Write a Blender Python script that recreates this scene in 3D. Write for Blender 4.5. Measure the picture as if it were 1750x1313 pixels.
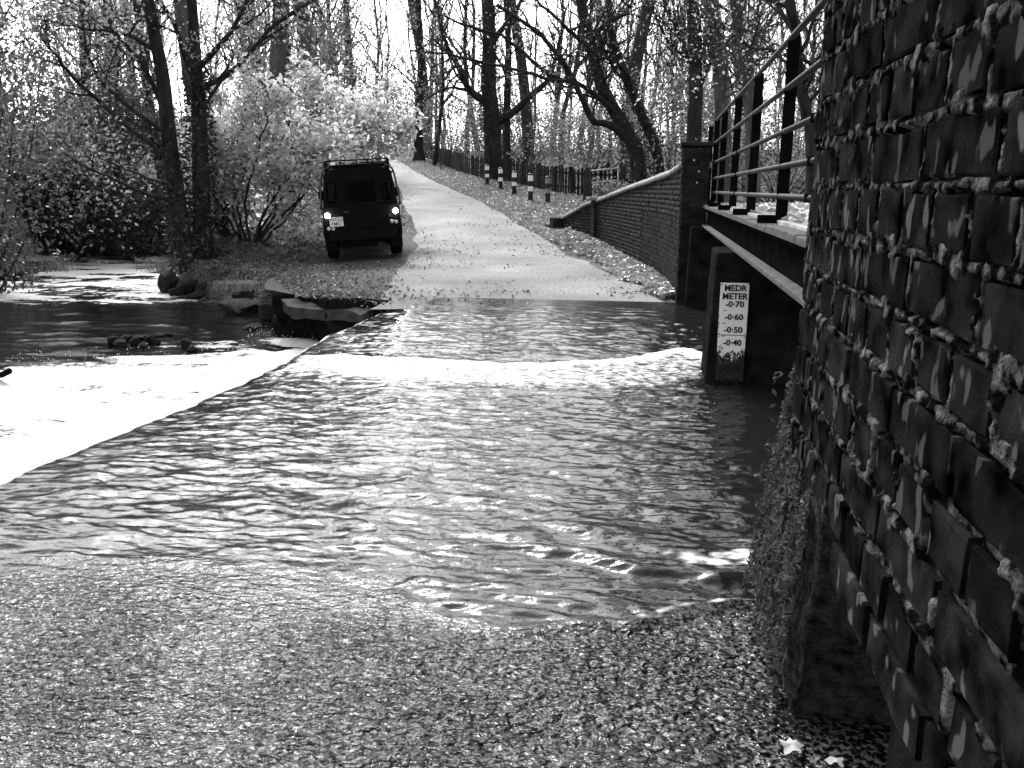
import bpy, bmesh, math, random
import numpy as np
from mathutils import Vector, Matrix, Euler

for o in list(bpy.data.objects):
    bpy.data.objects.remove(o, do_unlink=True)
scene = bpy.context.scene
COL = scene.collection
R = math.radians
random.seed(7)
RNG = np.random.default_rng(7)

# ------------------------------------------------------------------ camera
YAW, PITCH, F = R(9.6), R(13.4), 1400.0     # focal length in photo pixels (photo is 1750 x 1313)
CAMZ = 1.5
cam_d = bpy.data.cameras.new('camera')
cam = bpy.data.objects.new('camera', cam_d)
COL.objects.link(cam)
cam.location = (0, 0, CAMZ)
cam.rotation_euler = (math.pi/2 - PITCH, 0, YAW)
cam_d.sensor_width = 36.0
cam_d.lens = F/1750*36.0
cam_d.clip_start = 0.02
cam_d.clip_end = 3000
scene.camera = cam

# ------------------------------------------------------------------ world, sun, exposure
SUN_EL, SUN_AZ = R(46), R(-28)              # azimuth measured from +Y towards +X (sun ahead, a little left)
w = bpy.data.worlds.new('World')
scene.world = w
w.use_nodes = True
nt = w.node_tree
nt.nodes.clear()
sky = nt.nodes.new('ShaderNodeTexSky')
sky.sky_type = 'NISHITA'
sky.sun_disc = False
sky.sun_elevation = SUN_EL
sky.sun_rotation = SUN_AZ
sky.air_density = 1.0
sky.dust_density = 4.0
bw = nt.nodes.new('ShaderNodeRGBToBW')      # black-and-white photograph: neutral sky light
bg = nt.nodes.new('ShaderNodeBackground')
bg.inputs['Strength'].default_value = 0.13
wo = nt.nodes.new('ShaderNodeOutputWorld')
nt.links.new(sky.outputs[0], bw.inputs[0])
nt.links.new(bw.outputs[0], bg.inputs['Color'])
nt.links.new(bg.outputs[0], wo.inputs[0])

sl = bpy.data.lights.new('sun', 'SUN')
sl.energy = 1.5
sl.angle = R(14)
sl.color = (1, 1, 1)
sun = bpy.data.objects.new('sun', sl)
COL.objects.link(sun)
sd = Vector((math.sin(SUN_AZ)*math.cos(SUN_EL), math.cos(SUN_AZ)*math.cos(SUN_EL), math.sin(SUN_EL)))
sun.rotation_euler = sd.to_track_quat('Z', 'Y').to_euler()

vs = scene.view_settings
vs.view_transform = 'Standard'
vs.look = 'None'
vs.gamma = 1
vs.use_curve_mapping = False
vs.exposure = 2.25
scene.render.engine = 'CYCLES'
scene.cycles.max_bounces = 3
scene.cycles.diffuse_bounces = 1
scene.cycles.glossy_bounces = 2
scene.cycles.transmission_bounces = 1
scene.cycles.transparent_max_bounces = 8

# ------------------------------------------------------------------ projection helpers
_c, _s = math.cos(PITCH), math.sin(PITCH)
_cy, _sy = math.cos(YAW), math.sin(YAW)
def ray(px, py):
    u = (px-875.0)/F; v = (656.5-py)/F
    fwd = _c + v*_s; up = v*_c - _s
    return np.array([u*_cy - fwd*_sy, u*_sy + fwd*_cy, up])
def on_z(px, py, z):
    d = ray(px, py); t = (z-CAMZ)/d[2]
    return np.array([0, 0, CAMZ]) + d*t
def on_x(px, py, x):
    d = ray(px, py); t = x/d[0]
    return np.array([0, 0, CAMZ]) + d*t
def at_d(px, py, dist):
    """point on the ray whose horizontal distance ahead is dist"""
    d = ray(px, py); f = -d[0]*_sy + d[1]*_cy
    return np.array([0, 0, CAMZ]) + d*(dist/f)
def fl(x, y):
    return (-x*_sy + y*_cy), (x*_cy + y*_sy)      # forward, lateral
def from_fl(f, l):
    return (l*_cy - f*_sy, l*_sy + f*_cy)

# ------------------------------------------------------------------ numpy noise
def _hash(ix, iy, iz):
    h = (ix*374761393 + iy*668265263 + iz*2147483647 + 974634521) & 0xffffffff
    h = ((h ^ (h >> 13))*1274126177) & 0xffffffff
    h = h ^ (h >> 16)
    return (h & 0xffffff)/float(0xffffff)
def noise(x, y, z=0.0):
    x, y, z = np.broadcast_arrays(np.asarray(x, float), np.asarray(y, float), np.asarray(z, float))
    ix = np.floor(x).astype(np.int64); iy = np.floor(y).astype(np.int64); iz = np.floor(z).astype(np.int64)
    fx = x-ix; fy = y-iy; fz = z-iz
    fx = fx*fx*(3-2*fx); fy = fy*fy*(3-2*fy); fz = fz*fz*(3-2*fz)
    r = 0
    for a in (0, 1):
        for b in (0, 1):
            for c in (0, 1):
                wgt = (fx if a else 1-fx)*(fy if b else 1-fy)*(fz if c else 1-fz)
                r = r + wgt*_hash(ix+a, iy+b, iz+c)
    return r
def fbm(x, y, z=0.0, oct=4, gain=.5):
    s = 0; a = 1; t = 0
    x = np.asarray(x, float); y = np.asarray(y, float); z = np.asarray(z, float)
    for k in range(oct):
        s = s + a*noise(x*2**k+17*k, y*2**k+31*k, z*2**k+5*k); t += a; a *= gain
    return s/t
def sstep(a, b, x):
    t = np.clip((np.asarray(x, float)-a)/(b-a), 0, 1)
    return t*t*(3-2*t)

# ------------------------------------------------------------------ object helpers
def mesh_np(name, verts, quads=None, tris=None, smooth=False):
    """fast mesh from numpy arrays"""
    me = bpy.data.meshes.new(name)
    verts = np.asarray(verts, dtype=np.float32).reshape(-1, 3)
    nq = 0 if quads is None else len(quads)
    ntr = 0 if tris is None else len(tris)
    me.vertices.add(len(verts)); me.vertices.foreach_set('co', verts.ravel())
    loops = []
    if nq: loops.append(np.asarray(quads, dtype=np.int32).ravel())
    if ntr: loops.append(np.asarray(tris, dtype=np.int32).ravel())
    lv = np.concatenate(loops)
    me.loops.add(len(lv)); me.loops.foreach_set('vertex_index', lv)
    me.polygons.add(nq+ntr)
    st = np.concatenate([np.arange(nq)*4, nq*4+np.arange(ntr)*3]).astype(np.int32)
    me.polygons.foreach_set('loop_start', st)
    if smooth:
        me.polygons.foreach_set('use_smooth', np.ones(nq+ntr, dtype=bool))
    me.update(calc_edges=True)
    me.validate()
    return me
def link(name, me, mat=None, parent=None):
    o = bpy.data.objects.new(name, me); COL.objects.link(o)
    if mat is not None and me is not None and len(me.materials) == 0:
        me.materials.append(mat)
    if parent is not None: o.parent = parent
    return o
def tag(o, label=None, cat=None, group=None, kind=None):
    if label: o['label'] = label
    if cat: o['category'] = cat
    if group: o['group'] = group
    if kind: o['kind'] = kind
    return o
def empty(name, loc=(0, 0, 0), rot=(0, 0, 0)):
    o = bpy.data.objects.new(name, None); COL.objects.link(o)
    o.location = loc; o.rotation_euler = rot; o.empty_display_size = .1
    return o
def bm_obj(name, bm, mat, parent=None, smooth=False):
    me = bpy.data.meshes.new(name); bm.to_mesh(me); bm.free()
    if smooth:
        for p in me.polygons: p.use_smooth = True
    return link(name, me, mat, parent)
def bm_box(bm, lo, hi, bevel=0):
    lo = Vector(lo); hi = Vector(hi)
    r = bmesh.ops.create_cube(bm, size=1, matrix=Matrix.Translation((lo+hi)/2) @ Matrix.Diagonal((hi-lo).to_4d()))
    if bevel:
        es = list({e for v in r['verts'] for e in v.link_edges})
        bmesh.ops.bevel(bm, geom=es, offset=bevel, segments=2, affect='EDGES', profile=.6)
    return r
def box(name, lo, hi, mat, parent=None, bevel=0):
    bm = bmesh.new(); bm_box(bm, lo, hi, bevel)
    return bm_obj(name, bm, mat, parent)
def bm_hex(bm, pts):
    """8 corner points: bottom 4 then top 4"""
    v = [bm.verts.new(p) for p in pts]
    for f in ((3, 2, 1, 0), (4, 5, 6, 7), (0, 1, 5, 4), (1, 2, 6, 5), (2, 3, 7, 6), (3, 0, 4, 7)):
        bm.faces.new([v[i] for i in f])
    return v
def tube_np(paths):
    """paths: list of (pts Nx3, radii N, sides). returns verts, quads"""
    V = []; Q = []; off = 0
    for pts, rad, n in paths:
        pts = np.asarray(pts, float); rad = np.asarray(rad, float); m = len(pts)
        t = np.gradient(pts, axis=0); t /= (np.linalg.norm(t, axis=1)[:, None]+1e-9)
        up = np.array([0, 0, 1.0]) if abs(t[0, 2]) < .9 else np.array([1.0, 0, 0])
        a = np.cross(t, up); bad = np.linalg.norm(a, axis=1) < 1e-3
        a[bad] = np.cross(t[bad], np.array([.3, .9, .1]))
        a /= (np.linalg.norm(a, axis=1)[:, None]+1e-9)
        b = np.cross(t, a)
        th = np.arange(n)*2*math.pi/n
        ring = pts[:, None, :] + rad[:, None, None]*(np.cos(th)[None, :, None]*a[:, None, :] + np.sin(th)[None, :, None]*b[:, None, :])
        V.append(ring.reshape(-1, 3))
        i = np.arange(m-1)[:, None]*n; j = np.arange(n)[None, :]; k = (j+1) % n
        q = np.stack([i+j, i+k, i+n+k, i+n+j], -1).reshape(-1, 4) + off
        Q.append(q); off += m*n
    return np.concatenate(V), np.concatenate(Q)
def catmull(pts, n):
    pts = np.asarray(pts, float)
    P = np.concatenate([[2*pts[0]-pts[1]], pts, [2*pts[-1]-pts[-2]]])
    k = len(pts)-1
    u = np.linspace(0, k, n); i = np.minimum(u.astype(int), k-1); t = (u-i)[:, None]
    p0, p1, p2, p3 = P[i], P[i+1], P[i+2], P[i+3]
    return .5*((2*p1)+(-p0+p2)*t+(2*p0-5*p1+4*p2-p3)*t*t+(-p0+3*p1-3*p2+p3)*t**3)

# ------------------------------------------------------------------ materials (all grey: the photograph is black and white)
MATS = {}
def mat(name, g0, g1, scale=8.0, rough=.7, bump=.0, bscale=40.0, spec=.3, detail=5.0, contrast=.25, rnd=0.0, stretch=(1, 1, 1), bdist=.01, metallic=0.0, big=None, mid=.5):
    if name in MATS: return MATS[name]
    m = bpy.data.materials.new(name); m.use_nodes = True
    n = m.node_tree.nodes; l = m.node_tree.links
    p = n['Principled BSDF']
    tc = n.new('ShaderNodeTexCoord'); mp = n.new('ShaderNodeMapping')
    mp.inputs['Scale'].default_value = stretch
    l.new(tc.outputs['Object'], mp.inputs['Vector'])
    if rnd:
        oi = n.new('ShaderNodeObjectInfo'); mu = n.new('ShaderNodeMath'); mu.operation = 'MULTIPLY'; mu.inputs[1].default_value = 97
        l.new(oi.outputs['Random'], mu.inputs[0]); l.new(mu.outputs[0], mp.inputs['Location'])
    nz = n.new('ShaderNodeTexNoise'); nz.inputs['Scale'].default_value = scale; nz.inputs['Detail'].default_value = detail
    l.new(mp.outputs[0], nz.inputs['Vector'])
    cr = n.new('ShaderNodeValToRGB')
    cr.color_ramp.elements[0].position = mid-contrast; cr.color_ramp.elements[1].position = mid+contrast
    cr.color_ramp.elements[0].color = (g0, g0, g0, 1); cr.color_ramp.elements[1].color = (g1, g1, g1, 1)
    l.new(nz.outputs['Fac'], cr.inputs[0])
    out = cr.outputs[0]
    if rnd:
        mm = n.new('ShaderNodeMapRange'); mm.inputs['To Min'].default_value = 1-rnd; mm.inputs['To Max'].default_value = 1+rnd
        l.new(oi.outputs['Random'], mm.inputs['Value'])
        mx = n.new('ShaderNodeMix'); mx.data_type = 'RGBA'; mx.blend_type = 'MULTIPLY'; mx.inputs['Factor'].default_value = 1
        l.new(out, mx.inputs['A']); l.new(mm.outputs[0], mx.inputs['B']); out = mx.outputs['Result']
    if big:
        ng = n.new('ShaderNodeTexNoise'); ng.inputs['Scale'].default_value = big[0]; ng.inputs['Detail'].default_value = 5
        l.new(tc.outputs['Object'], ng.inputs['Vector'])
        mg = n.new('ShaderNodeMapRange'); mg.inputs['From Min'].default_value = .3; mg.inputs['From Max'].default_value = .7
        mg.inputs['To Min'].default_value = big[1]; mg.inputs['To Max'].default_value = big[2]
        l.new(ng.outputs['Fac'], mg.inputs['Value'])
        mxg = n.new('ShaderNodeMix'); mxg.data_type = 'RGBA'; mxg.blend_type = 'MULTIPLY'; mxg.inputs['Factor'].default_value = 1
        l.new(out, mxg.inputs['A']); l.new(mg.outputs[0], mxg.inputs['B']); out = mxg.outputs['Result']
    l.new(out, p.inputs['Base Color'])
    p.inputs['Roughness'].default_value = rough
    p.inputs['Specular IOR Level'].default_value = spec
    p.inputs['Metallic'].default_value = metallic
    if bump:
        nb = n.new('ShaderNodeTexNoise'); nb.inputs['Scale'].default_value = bscale; nb.inputs['Detail'].default_value = 6
        l.new(mp.outputs[0], nb.inputs['Vector'])
        bp = n.new('ShaderNodeBump'); bp.inputs['Strength'].default_value = bump; bp.inputs['Distance'].default_value = bdist
        l.new(nb.outputs['Fac'], bp.inputs['Height']); l.new(bp.outputs[0], p.inputs['Normal'])
    MATS[name] = m
    return m
def plain(name, g, rough=.6, spec=.3, metallic=0, emit=0):
    if name in MATS: return MATS[name]
    m = bpy.data.materials.new(name); m.use_nodes = True
    p = m.node_tree.nodes['Principled BSDF']
    n = m.node_tree.nodes; l = m.node_tree.links
    p.inputs['Base Color'].default_value = (g, g, g, 1); p.inputs['Roughness'].default_value = rough
    p.inputs['Specular IOR Level'].default_value = spec; p.inputs['Metallic'].default_value = metallic
    if emit:
        p.inputs['Emission Color'].default_value = (1, 1, 1, 1); p.inputs['Emission Strength'].default_value = emit
    else:
        nz = n.new('ShaderNodeTexNoise'); nz.inputs['Scale'].default_value = 25
        mr = n.new('ShaderNodeMapRange'); mr.inputs['To Min'].default_value = g*.8; mr.inputs['To Max'].default_value = g*1.2
        l.new(nz.outputs['Fac'], mr.inputs['Value']); l.new(mr.outputs[0], p.inputs['Base Color'])
    MATS[name] = m
    return m
def leaf_mat(name, g0, g1, trans=.45, gloss=.0, scale=3.0):
    if name in MATS: return MATS[name]
    m = bpy.data.materials.new(name); m.use_nodes = True
    n = m.node_tree.nodes; l = m.node_tree.links; n.clear()
    geo = n.new('ShaderNodeNewGeometry')
    tc = n.new('ShaderNodeTexCoord'); nz = n.new('ShaderNodeTexNoise'); nz.inputs['Scale'].default_value = scale
    l.new(tc.outputs['Object'], nz.inputs['Vector'])
    ad = n.new('ShaderNodeMath'); ad.operation = 'MULTIPLY_ADD'; ad.inputs[1].default_value = .55; 
    l.new(geo.outputs['Random Per Island'], ad.inputs[0]); 
    sb = n.new('ShaderNodeMath'); sb.operation = 'MULTIPLY_ADD'; sb.inputs[1].default_value = 1.2; sb.inputs[2].default_value = -.38
    l.new(nz.outputs['Fac'], sb.inputs[0]); l.new(sb.outputs[0], ad.inputs[2])
    mr = n.new('ShaderNodeMapRange'); mr.inputs['To Min'].default_value = g0; mr.inputs['To Max'].default_value = g1
    l.new(ad.outputs[0], mr.inputs['Value'])
    df = n.new('ShaderNodeBsdfDiffuse'); tr = n.new('ShaderNodeBsdfTranslucent'); mx = n.new('ShaderNodeMixShader')
    mx.inputs[0].default_value = trans
    l.new(mr.outputs[0], df.inputs['Color']); l.new(mr.outputs[0], tr.inputs['Color'])
    l.new(df.outputs[0], mx.inputs[1]); l.new(tr.outputs[0], mx.inputs[2])
    o = n.new('ShaderNodeOutputMaterial'); sh = mx.outputs[0]
    if gloss:
        gl = n.new('ShaderNodeBsdfGlossy'); gl.inputs['Roughness'].default_value = .35
        m2 = n.new('ShaderNodeMixShader'); m2.inputs[0].default_value = gloss
        l.new(sh, m2.inputs[1]); l.new(gl.outputs[0], m2.inputs[2]); sh = m2.outputs[0]
    l.new(sh, o.inputs['Surface'])
    MATS[name] = m
    return m

# ------------------------------------------------------------------ terrain
_dk = np.array([-600, -20, 8, 10.3, 11.2, 15, 17.2, 20, 23, 28, 37, 50, 70, 78, 110, 250, 900], float)
_zk = np.array([0, 0, -.07, -.055, .0, .01, .03, .15, .42, .93, 1.66, 2.75, 4.5, 4.9, 6.0, 8.0, 9.0], float)
_dd = np.arange(-600, 900, .25)
_zz = np.interp(_dd, _dk, _zk)
_zz = np.convolve(np.pad(_zz, 6, mode='edge'), np.ones(13)/13, mode='valid')
def base_h(x, y):
    f, l = fl(np.asarray(x, float), np.asarray(y, float))
    cf = .06*np.clip(l+2.6, -1.6, .4)*sstep(13, 15.5, f)*sstep(24, 21, f)     # cross-fall towards the river
    return np.interp(f, _dd, _zz) + cf
WZ = -0.62                                            # lower pool level
def z_px(*pp, z=WZ): return [tuple(on_z(a, b, z)[:2]) for a, b in pp]
shore = [(-3.42, -9), (-3.42, 10.1)]
for a, b in ((630, 521), (600, 518), (560, 516), (520, 514), (492, 512)):
    p = on_z(a, b, 0.0); shore.append((p[0]-.05, p[1]+.1))
shore += z_px((455, 538), (400, 541), (372, 527), (345, 514), (300, 508), (276, 494), (282, 468), (300, 452), (285, 444), (230, 441), (150, 441), (90, 447), (80, 468), (0, 488))
shore += [(-16.5, 12), (-15, 4), (-14.5, -9)]
RIV = np.array(shore)
def riv_dist(x, y):
    """signed distance, negative inside the lower river"""
    x = np.asarray(x, float); y = np.asarray(y, float)
    d = np.full(x.shape, 1e9); ins = np.zeros(x.shape, bool)
    n = len(RIV)
    for i in range(n):
        ax, ay = RIV[i]; bx, by = RIV[(i+1) % n]
        ex, ey = bx-ax, by-ay
        t = np.clip(((x-ax)*ex+(y-ay)*ey)/(ex*ex+ey*ey+1e-12), 0, 1)
        d = np.minimum(d, np.hypot(x-ax-t*ex, y-ay-t*ey))
        c = ((ay > y) != (by > y)) & (x < (bx-ax)*(y-ay)/(by-ay+1e-12)+ax)
        ins ^= c
    return np.where(ins, -d, d)
def h_nat(x, y):
    """natural ground, before the road bed is sunk"""
    x = np.asarray(x, float); y = np.asarray(y, float)
    b = base_h(x, y)
    f, l = fl(x, y)
    # raised bank left of the lane
    b = b + .9*sstep(18.5, 24, f)*sstep(-4.3, -6.6, l-(f-20)*.0)*sstep(60, 40, f)
    # left bank of the river rises
    b = b + 1.6*sstep(-12, -17, l)*sstep(6, 14, f)
    b = b + .07*(fbm(x*.9, y*.9, 3)-.5)
    d = riv_dist(x, y)
    wdt = .55+.5*noise(x*.6, y*.6, 9)
    k = sstep(-.05, wdt, d)
    bed = -1.25
    r = bed + (b-bed)*k
    # upstream channel: the ford slab and the pool under the bridge
    ch = sstep(-4.2, -3.9, x)*sstep(40, 30, x)*sstep(11.25, 11.0, y+.0*x)*sstep(-40, -30, y)
    ch = np.where(x > .2, ch*sstep(11.4, 10.8, y), ch)
    return r*(1-ch) + np.minimum(r, -.7)*ch

# road edges from the photograph, dropped on the natural slope
def hit(px, py, fn=base_h, far=140.0):
    d = ray(px, py); o = np.array([0, 0, CAMZ])
    t = np.linspace(1, far, 6000)
    P = o + t[:, None]*d[None, :]
    below = P[:, 2] - fn(P[:, 0], P[:, 1]) < 0
    i = np.argmax(below) if below.any() else len(t)-1
    return P[i]
lp = [(632, 531), (650, 521), (655, 508), (664, 494), (676, 472), (690, 452), (702, 436), (712, 415), (712, 387), (696, 358), (684, 325), (664, 300), (645, 281), (627, 268)]
rp = [(1175, 523), (1166, 514), (1142, 503), (1118, 492), (1055, 470), (1005, 452), (968, 436), (935, 415), (886, 387), (843, 358), (772, 325), (718, 300), (690, 281), (668, 268)]
ap = [(505, 506), (470, 499), (452, 492), (470, 474), (515, 452), (545, 436), (575, 415), (640, 390)]
RL = np.array([hit(a, b) for a, b in lp]); RRr = np.array([hit(a, b) for a, b in rp])
# beyond the crest the lane bends left and levels
endL = RL[-1]; endR = RRr[-1]
for k in range(1, 5):
    RL = np.vstack([RL, endL + np.array([-2.2*k, 5.0*k, 0])]); RRr = np.vstack([RRr, endR + np.array([-2.2*k, 5.0*k, 0])])
RL = catmull(RL, 120); RRr = catmull(RRr, 120)
_j = np.arange(120); RL[8:, 0] += .3*(fbm(_j[8:]*.3, 0*_j[8:], 5, 2)-.5); RRr[6:, 0] += .3*(fbm(_j[6:]*.3, 0*_j[6:], 9, 2)-.5)
RC = (RL+RRr)/2; RW = np.linalg.norm((RL-RRr)[:, :2], axis=1)/2
def road_dist(x, y):
    x = np.asarray(x, float); y = np.asarray(y, float)
    best = np.full(x.shape, 1e9)
    for i in range(0, len(RC)):
        best = np.minimum(best, np.hypot(x-RC[i, 0], y-RC[i, 1])-RW[i])
    return best                                         # negative on the road
APC = catmull(np.array([hit(a, b) for a, b in ((580, 512), (570, 495), (580, 474), (605, 452), (625, 436), (650, 412))]), 30)
APW = np.linspace(1.05, .9, 30)
def apron_dist(x, y):
    x = np.asarray(x, float); y = np.asarray(y, float); best = np.full(x.shape, 1e9)
    for i in range(30): best = np.minimum(best, np.hypot(x-APC[i, 0], y-APC[i, 1])-APW[i])
    return best
def ground(x, y):
    h = h_nat(x, y)
    rd = road_dist(x, y)
    b = base_h(x, y)
    h = np.where(rd < 1.5, b+(h-b)*np.where(riv_dist(x, y) < 1.2, 1.0, sstep(0, 1.5, rd)), h)
    ad = apron_dist(x, y)
    h = np.where((ad < .4) & (riv_dist(x, y) > .35), np.minimum(h, b - .05*sstep(.4, -.1, ad)), h)
    return h - .10*sstep(.12, -.18, rd)
def g1(x, y): return float(ground(np.array([x]), np.array([y]))[0])

def lines(segs):
    out = [segs[0][0]]
    for a, b, s in segs:
        n = max(1, int(round((b-a)/s))); out += list(a+(b-a)*(np.arange(n)+1)/n)
    return np.array(out)
gx = lines([(-900, -100, 80), (-100, -32, 5), (-32, -18, .6), (-18, 4, .22), (4, 14, .7), (14, 60, 3), (60, 900, 80)])
gy = lines([(-300, -12, 30), (-12, 4, 1.0), (4, 30, .22), (30, 60, .55), (60, 110, 2), (110, 1500, 90)])
GX, GY = np.meshgrid(gx, gy)
GZ = ground(GX, GY)
def grid_quads(ny, nx):
    i = np.arange(ny-1)[:, None]*nx; j = np.arange(nx-1)[None, :]
    return np.stack([i+j, i+j+1, i+nx+j+1, i+nx+j], -1).reshape(-1, 4)
M_ground = mat('leaf_mould', .02, .11, 3.0, .95, .9, 26, .1, 9, .2, bdist=.05)
me = mesh_np('ground', np.stack([GX, GY, GZ], -1), grid_quads(*GX.shape), smooth=True)
tag(link('ground', me, M_ground), kind='structure')

# ------------------------------------------------------------------ lane
M_road = mat('lane_surface', .035, .26, 38, .8, .8, 100, .2, 9, .2, bdist=.012, big=(.55, .55, 1.25))
nv = 15
P = RL[:, None, :]*(1-np.linspace(0, 1, nv))[None, :, None] + RRr[:, None, :]*np.linspace(0, 1, nv)[None, :, None]
P[..., 2] = base_h(P[..., 0], P[..., 1]) + .012 + .05*(1-(np.linspace(-1, 1, nv)[None, :])**2)*sstep(12, 18, P[..., 1])
me = mesh_np('lane', P, grid_quads(120, nv), smooth=True)
tag(link('lane', me, M_road), kind='structure')
# gritty apron between lane and river bank, where the vehicle stands; its grey is also darkened for tree shade
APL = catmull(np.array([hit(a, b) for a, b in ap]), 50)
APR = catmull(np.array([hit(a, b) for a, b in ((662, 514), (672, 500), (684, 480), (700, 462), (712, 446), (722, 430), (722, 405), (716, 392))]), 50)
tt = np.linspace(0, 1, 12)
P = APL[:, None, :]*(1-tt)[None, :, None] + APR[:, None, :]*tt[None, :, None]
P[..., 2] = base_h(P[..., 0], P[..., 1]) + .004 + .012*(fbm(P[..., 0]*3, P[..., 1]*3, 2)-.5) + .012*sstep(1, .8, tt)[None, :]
M_apron = mat('gritty_shaded_apron', .012, .075, 20, .85, .8, 90, .15, 9, .22, bdist=.012, big=(1.1, .6, 1.2))
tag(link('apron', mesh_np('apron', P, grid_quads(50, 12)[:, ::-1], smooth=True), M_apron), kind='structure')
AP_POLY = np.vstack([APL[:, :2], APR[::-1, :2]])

# ------------------------------------------------------------------ ford slab and weir
M_conc = mat('wet_concrete', .03, .10, 5, .55, .6, 40, .4, 8, .25, bdist=.01)
bm = bmesh.new()
YS = np.linspace(-3.0, 11.12, 40)
prof = [(9.0, -.09), (-3.30, -.08), (-3.42, -.13), (-3.50, -1.4), (9.0, -1.4)]
def weir_x(y): return .16*np.exp(-((np.asarray(y)-6.3)/1.6)**2) + .10*(noise(np.asarray(y)*1.1, 0*np.asarray(y)+3)-.5) + .05*(noise(np.asarray(y)*4.3, 0*np.asarray(y)+8)-.5)          # the lip bows in a little
rows = []
for y in YS:
    rows.append([bm.verts.new((px+(float(weir_x(y)) if px < -3 else 0), y, pz)) for px, pz in prof])
for a, b in zip(rows[:-1], rows[1:]):
    for k in range(5):
        bm.faces.new((a[k], b[k], b[(k+1) % 5], a[(k+1) % 5]))
bm.faces.new(rows[0]); bm.faces.new(rows[-1][::-1])
bmesh.ops.recalc_face_normals(bm, faces=bm.faces)
tag(bm_obj('ford_slab', bm, M_conc), kind='structure')

# ------------------------------------------------------------------ water
def water_mat(name, dark, foam_g, bscale, bump, rough=.06, bdist=.006, s2=None):
    m = bpy.data.materials.new(name); m.use_nodes = True
    n = m.node_tree.nodes; l = m.node_tree.links; p = n['Principled BSDF']
    at = n.new('ShaderNodeAttribute'); at.attribute_name = 'foam'
    tc = n.new('ShaderNodeTexCoord')
    nz = n.new('ShaderNodeTexNoise'); nz.inputs['Scale'].default_value = 22; nz.inputs['Detail'].default_value = 8
    mp = n.new('ShaderNodeMapping'); mp.inputs['Scale'].default_value = (.55, 1, 1)
    l.new(tc.outputs['Object'], mp.inputs[0]); l.new(mp.outputs[0], nz.inputs['Vector'])
    # foam: attribute + noise, thresholded softly
    ad = n.new('ShaderNodeMath'); ad.operation = 'MULTIPLY_ADD'; ad.inputs[1].default_value = 1.0; ad.inputs[2].default_value = -.5
    l.new(nz.outputs['Fac'], ad.inputs[0])
    a2 = n.new('ShaderNodeMath'); a2.operation = 'ADD'; l.new(at.outputs['Fac'], a2.inputs[0]); l.new(ad.outputs[0], a2.inputs[1])
    mr = n.new('ShaderNodeMapRange'); mr.interpolation_type = 'SMOOTHSTEP'; mr.inputs['From Min'].default_value = .38; mr.inputs['From Max'].default_value = .8
    l.new(a2.outputs[0], mr.inputs['Value'])
    mx = n.new('ShaderNodeMix'); mx.data_type = 'RGBA'
    mx.inputs['A'].default_value = (dark, dark, dark, 1); mx.inputs['B'].default_value = (foam_g, foam_g, foam_g, 1)
    l.new(mr.outputs[0], mx.inputs['Factor']); l.new(mx.outputs['Result'], p.inputs['Base Color'])
    rr = n.new('ShaderNodeMapRange'); rr.inputs['To Min'].default_value = rough; rr.inputs['To Max'].default_value = .7
    l.new(mr.outputs[0], rr.inputs['Value']); l.new(rr.outputs[0], p.inputs['Roughness'])
    p.inputs['IOR'].default_value = 1.33
    p.inputs['Specular IOR Level'].default_value = .42
    nb = n.new('ShaderNodeTexNoise'); nb.inputs['Scale'].default_value = bscale; nb.inputs['Detail'].default_value = 3; nb.inputs['Roughness'].default_value = .55
    l.new(mp.outputs[0], nb.inputs['Vector'])
    bp = n.new('ShaderNodeBump'); bp.inputs['Strength'].default_value = bump; bp.inputs['Distance'].default_value = bdist
    l.new(nb.outputs['Fac'], bp.inputs['Height']); l.new(bp.outputs[0], p.inputs['Normal'])
    if s2:
        # shallow water over a pebbly bed: mottled bed showing through near the camera
        at2 = n.new('ShaderNodeAttribute'); at2.attribute_name = 'shallow'
        vb = n.new('ShaderNodeTexNoise'); vb.inputs['Scale'].default_value = 62; vb.inputs['Detail'].default_value = 5
        l.new(tc.outputs['Object'], vb.inputs['Vector'])
        cr = n.new('ShaderNodeValToRGB'); e = cr.color_ramp.elements
        e[0].position = .48; e[1].position = .60
        e[0].color = (s2[0],)*3+(1,); e[1].color = (s2[1],)*3+(1,)
        l.new(vb.outputs['Fac'], cr.inputs[0])
        lf = n.new('ShaderNodeTexNoise'); lf.inputs['Scale'].default_value = 2.2; lf.inputs['Detail'].default_value = 4
        l.new(tc.outputs['Object'], lf.inputs['Vector'])
        lr = n.new('ShaderNodeMapRange'); lr.inputs['From Min'].default_value = .35; lr.inputs['From Max'].default_value = .65; lr.inputs['To Min'].default_value = .22; lr.inputs['To Max'].default_value = 1.3
        l.new(lf.outputs['Fac'], lr.inputs['Value'])
        ml = n.new('ShaderNodeMix'); ml.data_type = 'RGBA'; ml.blend_type = 'MULTIPLY'; ml.inputs['Factor'].default_value = 1
        l.new(cr.outputs[0], ml.inputs['A']); l.new(lr.outputs[0], ml.inputs['B'])
        m3 = n.new('ShaderNodeMix'); m3.data_type = 'RGBA'
        l.new(at2.outputs['Fac'], m3.inputs['Factor']); l.new(mx.outputs['Result'], m3.inputs['A']); l.new(ml.outputs['Result'], m3.inputs['B'])
        l.new(m3.outputs['Result'], p.inputs['Base Color'])
        # crisp little ripples
        v2 = n.new('ShaderNodeTexNoise'); v2.inputs['Scale'].default_value = 40; v2.inputs['Detail'].default_value = 2.5; v2.inputs['Distortion'].default_value = .5
        l.new(mp.outputs[0], v2.inputs['Vector'])
        b2 = n.new('ShaderNodeBump'); b2.inputs['Distance'].default_value = .03
        l.new(at2.outputs['Fac'], b2.inputs['Strength']); l.new(v2.outputs['Fac'], b2.inputs['Height'])
        l.new(bp.outputs[0], b2.inputs['Normal']); l.new(b2.outputs[0], p.inputs['Normal'])
    return m
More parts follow.
